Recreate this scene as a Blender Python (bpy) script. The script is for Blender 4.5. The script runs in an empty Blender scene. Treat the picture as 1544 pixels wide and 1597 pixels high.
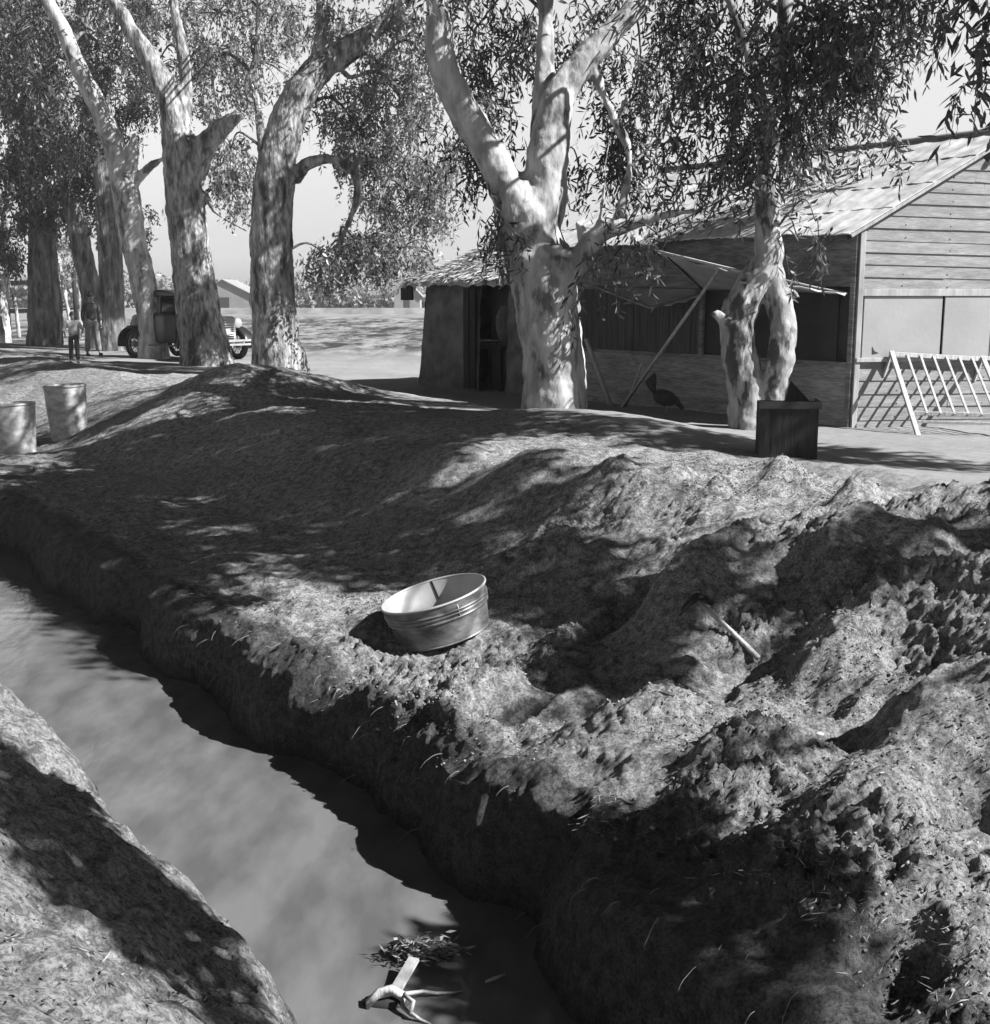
import bpy, bmesh, math, random
import numpy as np
from mathutils import Vector, Matrix
R = math.radians
random.seed(7)
RNG = np.random.default_rng(11)
SC = bpy.context.scene
COL = SC.collection

# ---------------------------------------------------------------- camera, sky, sun, exposure
F = 1900.0                      # focal length in photograph pixels (photo 1544 x 1597)
CAMZ = 3.0
PITCH = math.atan(336.5 / F)
cam = bpy.data.cameras.new('camera'); camo = bpy.data.objects.new('camera', cam); COL.objects.link(camo)
cam.sensor_fit = 'HORIZONTAL'; cam.sensor_width = 36.0; cam.lens = 36.0 * F / 1544.0
cam.clip_start = 0.05; cam.clip_end = 6000
camo.location = (0, 0, CAMZ); camo.rotation_euler = (math.pi / 2 - PITCH, 0, 0)
SC.camera = camo
SUN_EL = R(41); SUN_H = Vector((0.943, -0.333, 0)).normalized()
SUN = Vector((SUN_H.x * math.cos(SUN_EL), SUN_H.y * math.cos(SUN_EL), math.sin(SUN_EL)))
SKYGAIN = 1.38
w = bpy.data.worlds.new('World'); SC.world = w; w.use_nodes = True
nt = w.node_tree; nt.nodes.clear()
out = nt.nodes.new('ShaderNodeOutputWorld'); bg = nt.nodes.new('ShaderNodeBackground')
sky = nt.nodes.new('ShaderNodeTexSky'); sky.sky_type = 'NISHITA'; sky.sun_disc = False
sky.sun_elevation = SUN_EL; sky.sun_rotation = math.atan2(SUN_H.x, SUN_H.y)
sky.air_density = 1.0; sky.dust_density = 1.6; sky.ozone_density = 1.0
bw = nt.nodes.new('ShaderNodeRGBToBW')
nt.links.new(sky.outputs[0], bw.inputs[0])
# dry-season haze: the low sky is milky and bright, the zenith deep
wg = nt.nodes.new('ShaderNodeNewGeometry'); wsx = nt.nodes.new('ShaderNodeSeparateXYZ'); nt.links.new(wg.outputs['Position'], wsx.inputs[0])
wr = nt.nodes.new('ShaderNodeValToRGB'); wr.color_ramp.interpolation = 'EASE'; e = wr.color_ramp.elements
e[0].position = 0.0; e[0].color = (.82, .82, .82, 1); e[1].position = .62; e[1].color = (.03, .03, .03, 1)
x_ = e.new(.23); x_.color = (1.4, 1.4, 1.4, 1); x_ = e.new(.31); x_.color = (.22, .22, .22, 1)
nt.links.new(wsx.outputs['Z'], wr.inputs[0])
wm_ = nt.nodes.new('ShaderNodeMath'); wm_.operation = 'MULTIPLY'; wm2 = nt.nodes.new('ShaderNodeMath'); wm2.operation = 'MULTIPLY'; wm2.inputs[1].default_value = SKYGAIN
nt.links.new(bw.outputs[0], wm_.inputs[0]); nt.links.new(wr.outputs[0], wm_.inputs[1]); nt.links.new(wm_.outputs[0], wm2.inputs[0]); nt.links.new(wm2.outputs[0], bg.inputs['Color'])
bg.inputs['Strength'].default_value = 0.05
nt.links.new(bg.outputs[0], out.inputs[0])
sl = bpy.data.lights.new('sun', 'SUN'); sl.energy = 5.0; sl.angle = R(0.5); sl.color = (1, 1, 1)
so = bpy.data.objects.new('sun', sl); COL.objects.link(so)
so.rotation_euler = SUN.to_track_quat('Z', 'Y').to_euler()
SC.view_settings.view_transform = 'Standard'; SC.view_settings.look = 'None'
SC.view_settings.exposure = 1.42; SC.view_settings.gamma = 1.0
SC.cycles.max_bounces = 5; SC.cycles.diffuse_bounces = 1; SC.cycles.glossy_bounces = 2
SC.cycles.transmission_bounces = 2; SC.cycles.transparent_max_bounces = 4

# ---------------------------------------------------------------- projection helpers
CP, SP = math.cos(PITCH), math.sin(PITCH)
def ray(px, py):
    xr = (px - 772.0) / F; yr = (798.5 - py) / F
    return Vector((xr, CP + yr * SP, -SP + yr * CP))
def at(px, py, Y):
    d = ray(px, py); t = Y / d.y
    return Vector((d.x * t, Y, CAMZ + d.z * t))
def gz(px, py, z):
    d = ray(px, py); t = (z - CAMZ) / d.z
    return Vector((d.x * t, d.y * t, z))
def proj(P):
    x, y, z = P[0], P[1], P[2] - CAMZ
    dep = y * CP - z * SP; up = y * SP + z * CP
    return 772.0 + F * x / dep, 798.5 - F * up / dep
def depth(P): return P[1] * CP - (P[2] - CAMZ) * SP

# ---------------------------------------------------------------- numpy noise
def _h(ix, iy, seed):
    n = (ix.astype(np.int64) * 374761393 + iy.astype(np.int64) * 668265263 + seed * 1442695041) & 0x7fffffff
    n = (n ^ (n >> 13)) * 1274126177 & 0x7fffffff
    n = (n ^ (n >> 16)) & 0xffff
    return n / 65535.0
def vn(x, y, seed=0):
    ix = np.floor(x); iy = np.floor(y); fx = x - ix; fy = y - iy
    ux = fx * fx * fx * (fx * (fx * 6 - 15) + 10); uy = fy * fy * fy * (fy * (fy * 6 - 15) + 10)
    a = _h(ix, iy, seed); b = _h(ix + 1, iy, seed); c = _h(ix, iy + 1, seed); d = _h(ix + 1, iy + 1, seed)
    return (a + (b - a) * ux + (c - a) * uy + (a - b - c + d) * ux * uy) * 2 - 1
def fbm(x, y, f, octv, seed=0, gain=0.5):
    r = 0; a = 1.0
    for o in range(octv):
        r = r + a * vn((x * .8 - y * .6) * f + o * 17.3, (x * .6 + y * .8) * f - o * 9.1, seed + o)
        f *= 2.03; a *= gain
    return r
def sstep(a, b, x):
    t = np.clip((x - a) / (b - a), 0, 1); return t * t * (3 - 2 * t)

# ---------------------------------------------------------------- terrain height
DV = np.array([-0.56, 0.828]); NV = np.array([0.828, 0.56])
PZ = 1.4                        # level of the bank top / yard
_pn = np.array([-4000, -6, 0.2, 0.9, 1.45, 1.75, 1.88, 1.97, 2.1, 3.05, 3.14, 3.19, 3.27, 3.42, 4.6, 5.0, 5.7, 6.5, 7.2, 9.0, 10.5, 4000])
_pz = np.array([1.5, 1.5, 1.40, .95, .50, .27, .10, -.10, -.3, -.3, -.02, .28, .50, .58, .66, .73, 1.05, 1.38, 1.50, 1.45, PZ, PZ])
MOUNDS = []                     # (x, y, h, r, elong, angle)
def base_h(x, y):
    n = x * NV[0] + y * NV[1]; s = x * DV[0] + y * DV[1]
    # the ditch bends a little close to the camera; the bank edge wanders
    wob = 0.07 * np.sin(s * 1.3) + 0.05 * np.sin(s * 3.1 + 1) + .04 * vn(s * 2.2, s * 0 + 3.0, 5)
    nn = n + (0.30 * sstep(5.0, 3.2, s)) * sstep(2.6, 3.0, n) * sstep(3.75, 3.05, n) - wob * sstep(2.8, 3.1, n) * sstep(6, 4.5, n) \
         + 0.04 * np.sin(s * 2.1) * sstep(2.3, 1.9, n) * sstep(0, 1, n)
    nn = nn + (.10 * fbm(x, y, 1.1, 2, 401) + .04 * sstep(5.6, 4.6, s) * fbm(x, y, 2.4, 3, 405, .6) + .022 * fbm(x, y, 4.5, 3, 402, .6)) * sstep(2.75, 3.15, n) * sstep(4.6, 3.7, n) * sstep(60, 30, np.abs(s))
    nn = nn + (.045 * fbm(x, y, 1.6, 2, 411) + .04 * fbm(x, y, 5, 3, 412, .6)) * sstep(2.1, 1.8, n) * sstep(.2, .9, n) * sstep(60, 30, np.abs(s))
    z = np.interp(nn, _pn, _pz)
    # near the camera the right bank stands higher above the water
    hi = sstep(6.0, 3.5, s) * sstep(3.2, 3.5, n) * sstep(9, 6, n)
    z = z + .10 * hi
    return z
TUBXY = None
def H(x, y, fine=True):
    x = np.asarray(x, float); y = np.asarray(y, float)
    n = x * NV[0] + y * NV[1]; s = x * DV[0] + y * DV[1]
    z = base_h(x, y)
    near = sstep(60, 30, np.abs(s)) * sstep(60, 25, np.abs(n))
    spoil = sstep(3.12, 3.4, n) * sstep(9.3, 7.8, n) * sstep(9.5, 6.5, s) * near      # dug-over heap on the right
    if TUBXY: spoil = spoil * (1 - .92 * np.exp(-(((x - TUBXY[0]) ** 2 + (y - TUBXY[1]) ** 2) / .24) ** 2))
    slope = sstep(3.3, 3.8, n) * sstep(9.5, 8.2, n) * near
    left = sstep(1.85, 1.5, n) * near
    for (mx, my, mh, mr, el, an) in MOUNDS:
        dx = x - mx; dy = y - my; c, q = math.cos(an), math.sin(an)
        u = (dx * c + dy * q) / (mr * el); v = (-dx * q + dy * c) / mr
        z = z + mh * np.exp(-(u * u + v * v) ** (1.35 if mh > -.4 else 2.2)) * (sstep(3.12, 3.5, n) if mh > -.4 else 1)
    z = z + slope * .05 * fbm(x, y, 1.1, 3, 3) + .02 * near * sstep(8, 11, n) * fbm(x, y, .6, 3, 8)
    z = z + left * .05 * fbm(x, y, 2.0, 3, 21)
    z = z + spoil * (.12 * fbm(x, y, 1.7, 3, 31) + .07 * (.5 - np.abs(fbm(x, y, 2.6, 2, 35))))
    if fine:
        rdg = 1 - np.abs(fbm(x, y, 6.0, 3, 41)) * 1.3
        patch = .35 + .65 * sstep(-.3, .35, fbm(x, y, 1.3, 2, 77))
        bil = .7 * np.abs(vn(x * 13 + y * 3, y * 13 - x * 3, 52)) + .7 * np.abs(vn(x * 27, y * 27, 53)) + .55 * np.abs(vn(x * 50, y * 50, 54)) + .3 * np.abs(vn(x * 88, y * 88, 55))
        z = z + spoil * patch * (.026 * rdg + .046 * bil + .014 * fbm(x, y, 14, 3, 51, .75))
        face = sstep(3.1, 3.2, n) * sstep(4.6, 3.6, n) * near
        z = z + (slope * (1 - spoil) * .4 + left * .55 + face * .5) * (.026 * fbm(x, y, 9, 3, 61, .65) + (slope * .25 + left * .6) * .028 * (np.abs(vn(x * 16, y * 16, 63)) + .6 * np.abs(vn(x * 34, y * 34, 64))))
        z = z + .005 * near * sstep(8, 9.5, n) * fbm(x, y, 5, 3, 71)
        far = sstep(22, 34, y) * sstep(11, 14, n)
        z = z + far * .05 * vn(x * 1.3, y * .35, 90) * sstep(160, 90, y)
    return z
def gt(px, py, fine=False):
    d = ray(px, py); ts = np.linspace(2, 90, 2600)
    X = d.x * ts; Y = d.y * ts; Z = CAMZ + d.z * ts
    hit = np.nonzero(Z < H(X, Y, fine))[0]
    t = ts[hit[0]] if len(hit) else 90.0
    return Vector((d.x * t, d.y * t, float(H(np.array([d.x * t]), np.array([d.y * t]), fine)[0])))
def mound(px, py, h, r, el=1.0, an=0.0):
    P = gt(px, py); MOUNDS.append((P.x, P.y, h, r, el, R(an)))
_m = [(930, 668, .20, .9, 2.2, -50), (432, 612, .34, 1.0, 1.5, 20), (250, 640, .15, 1.0, 1.6, 20), (700, 720, .16, .55, 1.4, 30), (850, 740, .22, .55, 1.3, 40),
      (960, 760, .18, .45, 1.5, 40), (1060, 975, .34, .30, 1.35, 60), (1120, 880, .15, .28, 1.5, 50), (1345, 860, .17, .42, 1.2, 30),
      (1490, 850, .16, .45, 1.2, 30), (1270, 1010, .16, .24, 1.4, 20), (1400, 1040, .20, .3, 1.6, 20), (1500, 1130, .22, .35, 1.3, 20),
      (790, 1096, -.80, .19, 1.15, 10), (1190, 985, -.34, .23, 1.5, 10), (1440, 960, -.22, .25, 1.4, 20), (1110, 1098, -.2, .16, 1.6, 10),
      (905, 1035, -.20, .30, 1.3, 20), (1250, 765, -.14, .35, 1.8, 50), (1010, 1130, .10, .2, 1.3, 20), (1460, 1430, .20, .3, 1.3, 40),
      (1350, 1300, .12, .25, 1.3, 40), (1190, 1190, .12, .25, 1.5, 30), (1320, 1140, -.12, .2, 1.4, 20), (1530, 1270, -.22, .2, 1.2, 20),
      (1400, 1530, -.2, .14, 1.3, 60), (560, 1050, -.12, .22, 1.5, 20), (420, 1010, -.10, .12, 1.2, 60), (880, 880, .14, .35, 1.4, 30)]
for q in _m: mound(*q)
_t = gt(688, 1000); TUBXY = (_t.x, _t.y + .08)

# ---------------------------------------------------------------- materials (all neutral grey: the picture is black and white)
def mat(name, lo, hi, scale=4.0, rough=.85, bump=.3, bscale=None, stretch=(1, 1, 1), det=6.0, spec=.3, pos=(.35, .65), metal=0.0,
        bdist=.02, coord='Object', extra=None, sub=None):
    m = bpy.data.materials.new(name); m.use_nodes = True; t = m.node_tree
    b = t.nodes['Principled BSDF']; L = t.links
    tc = t.nodes.new('ShaderNodeTexCoord'); mp = t.nodes.new('ShaderNodeMapping'); mp.inputs['Scale'].default_value = stretch
    L.new(tc.outputs[coord], mp.inputs[0])
    n = t.nodes.new('ShaderNodeTexNoise'); n.inputs['Scale'].default_value = scale; n.inputs['Detail'].default_value = det
    n.inputs['Roughness'].default_value = .62
    L.new(mp.outputs[0], n.inputs['Vector'])
    cr = t.nodes.new('ShaderNodeValToRGB'); e = cr.color_ramp.elements
    e[0].position, e[1].position = pos; e[0].color = (lo, lo, lo, 1); e[1].color = (hi, hi, hi, 1)
    L.new(n.outputs['Fac'], cr.inputs[0])
    colr = cr.outputs[0]
    if extra:                    # second, finer layer: (scale, stretch, amount)
        n3 = t.nodes.new('ShaderNodeTexNoise'); n3.inputs['Scale'].default_value = extra[0]; n3.inputs['Detail'].default_value = 4
        mp3 = t.nodes.new('ShaderNodeMapping'); mp3.inputs['Scale'].default_value = extra[1]; L.new(tc.outputs[coord], mp3.inputs[0]); L.new(mp3.outputs[0], n3.inputs['Vector'])
        mr = t.nodes.new('ShaderNodeMapRange'); mr.inputs[1].default_value = .35; mr.inputs[2].default_value = .65
        mr.inputs[3].default_value = 1 - extra[2]; mr.inputs[4].default_value = 1 + extra[2] * .4
        L.new(n3.outputs['Fac'], mr.inputs[0])
        mm = t.nodes.new('ShaderNodeMix'); mm.data_type = 'RGBA'; mm.blend_type = 'MULTIPLY'; mm.inputs[0].default_value = 1
        L.new(colr, mm.inputs[6]); L.new(mr.outputs[0], mm.inputs[7]); colr = mm.outputs[2]
    L.new(colr, b.inputs['Base Color'])
    b.inputs['Roughness'].default_value = rough; b.inputs['Specular IOR Level'].default_value = spec; b.inputs['Metallic'].default_value = metal
    if bump:
        n2 = t.nodes.new('ShaderNodeTexNoise'); n2.inputs['Scale'].default_value = bscale or scale * 5; n2.inputs['Detail'].default_value = 5
        L.new(mp.outputs[0], n2.inputs['Vector'])
        bp = t.nodes.new('ShaderNodeBump'); bp.inputs['Strength'].default_value = bump; bp.inputs['Distance'].default_value = bdist
        L.new(n2.outputs['Fac'], bp.inputs['Height']); L.new(bp.outputs[0], b.inputs['Normal'])
    return m
def leafmat(name, lo, hi, trans=.25, rough=.45):
    m = bpy.data.materials.new(name); m.use_nodes = True; t = m.node_tree; L = t.links
    b = t.nodes['Principled BSDF']; o = t.nodes['Material Output']
    g = t.nodes.new('ShaderNodeNewGeometry'); cr = t.nodes.new('ShaderNodeValToRGB'); e = cr.color_ramp.elements
    e[0].color = (lo, lo, lo, 1); e[1].color = (hi, hi, hi, 1)
    L.new(g.outputs['Random Per Island'], cr.inputs[0]); L.new(cr.outputs[0], b.inputs['Base Color'])
    b.inputs['Roughness'].default_value = rough; b.inputs['Specular IOR Level'].default_value = .4
    tr = t.nodes.new('ShaderNodeBsdfTranslucent'); L.new(cr.outputs[0], tr.inputs[0])
    mx = t.nodes.new('ShaderNodeMixShader'); mx.inputs[0].default_value = trans
    L.new(b.outputs[0], mx.inputs[1]); L.new(tr.outputs[0], mx.inputs[2]); L.new(mx.outputs[0], o.inputs[0])
    return m
M = {}
M['bark'] = mat('pale_bark', .11, .36, 2.2, .8, .6, 13, (1.6, 1.6, .7), 10, pos=(.37, .46), extra=(6, (1.3, 1.3, .35), .45), bdist=.02)
M['bark_grey'] = mat('smooth_grey_bark', .05, .30, 2.6, .8, .6, 13, (1.6, 1.6, .6), 10, pos=(.42, .50), extra=(6, (1, 1, .3), .35), bdist=.02)
M['bark2'] = mat('patchy_bark', .055, .32, 3.6, .85, 1.0, 9, (1.6, 1.6, .5), 13, pos=(.38, .56), extra=(16, (1, 1, .3), .5), bdist=.05)
M['bark3'] = mat('dark_bark', .03, .22, 3.0, .9, .8, 7, (2.5, 2.5, .5), 8, extra=(7, (1, 1, .2), .4), bdist=.05)
M['twig'] = mat('twig_bark', .05, .14, 6, .9, .2)
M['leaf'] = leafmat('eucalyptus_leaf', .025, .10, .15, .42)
M['leaf_far'] = leafmat('sun_painted_leaf', .05, .34, .40, .38)  # sunlight put into the colour, paler than the other leaves
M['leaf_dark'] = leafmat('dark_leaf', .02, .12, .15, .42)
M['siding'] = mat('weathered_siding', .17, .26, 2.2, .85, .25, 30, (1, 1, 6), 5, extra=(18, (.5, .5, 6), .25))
M['siding_dark'] = mat('siding_painted_shade', .10, .22, 2.2, .9, .25, 30, (1, 1, 6), 5, extra=(14, (.5, .5, 5), .35))  # darker siding copy, with the wall's shade put into its colour
M['panel'] = mat('pale_board_panel', .24, .28, 1.5, .8, .1, 20, (1, 1, 1), 4, spec=.2)
M['trim'] = mat('trim_wood', .22, .36, 3, .85, .2, 25, (4, 4, .5))
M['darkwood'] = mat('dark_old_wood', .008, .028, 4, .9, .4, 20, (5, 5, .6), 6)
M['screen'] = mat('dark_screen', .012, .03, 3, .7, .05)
M['roof'] = mat('tin_roof', .48, .62, 1.2, .6, .15, 12, (1, 1, 1), 6, spec=.4, extra=(6, (1, 1, 1), .3))
M['canvas'] = mat('canvas', .26, .38, 3, .9, .3, 30)
M['pole'] = mat('pole_wood', .26, .42, 6, .8, .3, 20, (4, 4, .5))
M['adobe'] = mat('adobe_mud', .06, .14, 3, .95, .8, 12, det=8, bdist=.04)
M['thatch'] = mat('thatch', .24, .40, 8, .9, 1.0, 20, (1, 1, 1), 8, bdist=.05)
M['galv'] = mat('galvanised_iron', .06, .26, 5, .45, .1, 30, (1, 1, 2), 7, spec=.5, metal=.35, extra=(2.5, (1, 1, 1), .35))
M['galv_in'] = mat('galvanised_iron_inside', .25, .36, 3, .5, .05, 20, metal=.2)
M['barrel'] = mat('pale_barrel', .22, .45, 2, .8, .3, 20, (3, 3, 6), 6)
M['black'] = mat('black_paint', .010, .025, 2, .3, .03, spec=.5)
M['tyre'] = mat('tyre_rubber', .015, .03, 5, .8, .2)
M['chrome'] = mat('nickel_plate', .55, .7, 3, .25, .02, metal=.8)
M['glass'] = mat('window_glass', .18, .25, 3, .1, .0, spec=.6)
M['skin'] = mat('skin', .16, .22, 5, .6, .05)
M['hair'] = mat('hair', .015, .03, 20, .7, .3)
M['cloth_dark'] = mat('dark_cloth', .03, .06, 8, .9, .3)
M['cloth_mid'] = mat('grey_cloth', .16, .24, 6, .9, .3)
M['cloth_light'] = mat('light_cloth', .30, .42, 6, .9, .3)
M['feather'] = mat('dark_feather', .012, .035, 12, .7, .5)
M['stone'] = mat('pale_stone', .30, .42, 6, .8, .4)
M['straw'] = leafmat('dry_straw', .10, .30, .1, .6)
M['clod'] = leafmat('dirt_clod', .10, .26, 0, .95)
M['hedge'] = leafmat('far_hedge_leaf', .10, .30, .25, .6)
M['roof_far'] = mat('far_roof', .20, .25, 1, .8, 0)

# ---------------------------------------------------------------- mesh helpers
def tag(o, label=None, cat=None, group=None, kind=None):
    if label: o['label'] = label
    if cat: o['category'] = cat
    if group: o['group'] = group
    if kind: o['kind'] = kind
    return o
def thing(name, loc, label, cat, group=None, rz=0.0):
    o = bpy.data.objects.new(name, None); COL.objects.link(o); o.empty_display_size = .2
    o.location = loc; o.rotation_euler = (0, 0, rz)
    return tag(o, label, cat, group)
def link(name, me, m, parent=None, world=True):
    o = bpy.data.objects.new(name, me); COL.objects.link(o)
    for mm in (m if isinstance(m, (list, tuple)) else [m]): me.materials.append(mm)
    if parent is not None:
        o.parent = parent
        if world: o.matrix_parent_inverse = (Matrix.Translation(parent.location) @ parent.rotation_euler.to_matrix().to_4x4()).inverted()
    return o
def npmesh(name, V, faces_n, idx, smooth=True):
    me = bpy.data.meshes.new(name); V = np.asarray(V, np.float32)
    nf = len(idx) // faces_n
    me.vertices.add(len(V)); me.vertices.foreach_set('co', V.ravel())
    me.loops.add(len(idx)); me.loops.foreach_set('vertex_index', np.asarray(idx, np.int32))
    me.polygons.add(nf); me.polygons.foreach_set('loop_start', np.arange(0, nf * faces_n, faces_n, dtype=np.int32))
    me.polygons.foreach_set('loop_total', np.full(nf, faces_n, np.int32))
    if smooth: me.polygons.foreach_set('use_smooth', np.ones(nf, bool))
    me.update(calc_edges=True); return me
class MB:
    def __init__(s): s.v = []; s.f = []; s.sm = []
    def add(s, vs, fs, smooth=False):
        o = len(s.v); s.v += [tuple(p) for p in vs]; s.f += [tuple(i + o for i in f) for f in fs]; s.sm += [smooth] * len(fs); return s
    def hexa(s, p):             # p: 8 points, bottom 4 then top 4
        return s.add(p, [(3, 2, 1, 0), (4, 5, 6, 7), (0, 1, 5, 4), (1, 2, 6, 5), (2, 3, 7, 6), (3, 0, 4, 7)])
    def box(s, c, dx, dy, dz, ax=None, ay=None, az=None):
        ax = ax or Vector((1, 0, 0)); ay = ay or Vector((0, 1, 0)); az = az or Vector((0, 0, 1)); c = Vector(c)
        q = [c + ax * (i * dx / 2) + ay * (j * dy / 2) + az * (k * dz / 2) for k in (-1, 1) for (i, j) in ((-1, -1), (1, -1), (1, 1), (-1, 1))]
        return s.hexa(q)
    def bar(s, a, b, wd, th, up=Vector((0, 0, 1))):
        a = Vector(a); b = Vector(b); d = (b - a); L = d.length; d.normalize()
        sd = d.cross(up)
        if sd.length < 1e-3: sd = d.cross(Vector((0, 1, 0)))
        sd.normalize(); u = sd.cross(d)
        return s.box((a + b) / 2, L, wd, th, d, sd, u)
    def tube(s, pts, rad, n=10, cap=True, wob=0.0, seed=0):
        pts = [Vector(p) for p in pts]; rg = random.Random(seed)
        rad = rad if isinstance(rad, (list, tuple)) else [rad] * len(pts)
        d0 = (pts[1] - pts[0]).normalized(); ref = Vector((0, 1, 0)) if abs(d0.y) < .8 else Vector((1, 0, 0))
        vs = []; fs = []
        for i, p in enumerate(pts):
            d = (pts[min(i + 1, len(pts) - 1)] - pts[max(i - 1, 0)]).normalized()
            u = (ref - d * ref.dot(d)).normalized(); v = d.cross(u); ref = u
            for k in range(n):
                a = 2 * math.pi * k / n; r = rad[i] * (1 + wob * (rg.random() - .5) * 2)
                vs.append(p + u * (math.cos(a) * r) + v * (math.sin(a) * r))
        for i in range(len(pts) - 1):
            for k in range(n):
                a = i * n + k; b = i * n + (k + 1) % n; fs.append((a, b, b + n, a + n))
        if cap: fs.append(tuple(range(n - 1, -1, -1))); fs.append(tuple(range(len(vs) - n, len(vs))))
        return s.add(vs, fs, True)
    def lathe(s, prof, n=32, M4=None, ox=1.0, oy=1.0):
        M4 = M4 or Matrix(); vs = []; fs = []
        for (r, z) in prof:
            for k in range(n):
                a = 2 * math.pi * k / n; vs.append(M4 @ Vector((r * ox * math.cos(a), r * oy * math.sin(a), z)))
        for i in range(len(prof) - 1):
            for k in range(n):
                a = i * n + k; b = i * n + (k + 1) % n; fs.append((a, b, b + n, a + n))
        return s.add(vs, fs, True)
    def ell(s, c, rx, ry, rz, M3=None, nu=14, nv=9, jit=0, seed=0):
        c = Vector(c); M3 = M3 or Matrix.Identity(3); rg = random.Random(seed); vs = []; fs = []
        for j in range(nv + 1):
            th = math.pi * j / nv
            for k in range(nu):
                a = 2 * math.pi * k / nu; q = 1 + jit * (rg.random() - .5)
                vs.append(c + M3 @ Vector((rx * math.sin(th) * math.cos(a) * q, ry * math.sin(th) * math.sin(a) * q, rz * math.cos(th) * q)))
        for j in range(nv):
            for k in range(nu):
                a = j * nu + k; b = j * nu + (k + 1) % nu; fs.append((a, a + nu, b + nu, b))
        return s.add(vs, fs, True)
    def build(s, name, m, parent=None, world=True, bevel=0):
        me = bpy.data.meshes.new(name); me.from_pydata(s.v, [], s.f); me.update()
        me.polygons.foreach_set('use_smooth', s.sm)
        o = link(name, me, m, parent, world)
        if bevel:
            b = o.modifiers.new('bevel', 'BEVEL'); b.width = bevel; b.segments = 2; b.limit_method = 'ANGLE'
        return o

# ---------------------------------------------------------------- ground (one sheet to the horizon) and water
def axis(segs, g=1.18, far=3500):
    a = [segs[0][0]]
    for lo, hi, st in segs: a += list(np.arange(lo + st, hi + 1e-6, st))
    st = segs[-1][2]; x = a[-1]; up = []
    while x < far: st *= g; x += st; up.append(x)
    st = segs[0][2]; x = a[0]; dn = []
    while x > -far: st *= g; x -= st; dn.append(x)
    return np.array(dn[::-1] + a + up)
sa = axis([(-6, .6, .15), (.6, 2, .05), (2, 8, .013), (8, 10, .02), (10, 14, .035), (14, 24, .07), (24, 50, .2)])
na = axis([(-3, .6, .12), (.6, 1.2, .03), (1.2, 2.05, .015), (2.05, 3.05, .1), (3.05, 3.6, .012), (3.6, 6.2, .014), (6.2, 7.2, .02), (7.2, 11, .04), (11, 22, .15), (22, 50, .4)])
SS, NN = np.meshgrid(sa, na, indexing='ij')
GX = SS * DV[0] + NN * NV[0]; GY = SS * DV[1] + NN * NV[1]
GZ = H(GX, GY)
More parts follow.
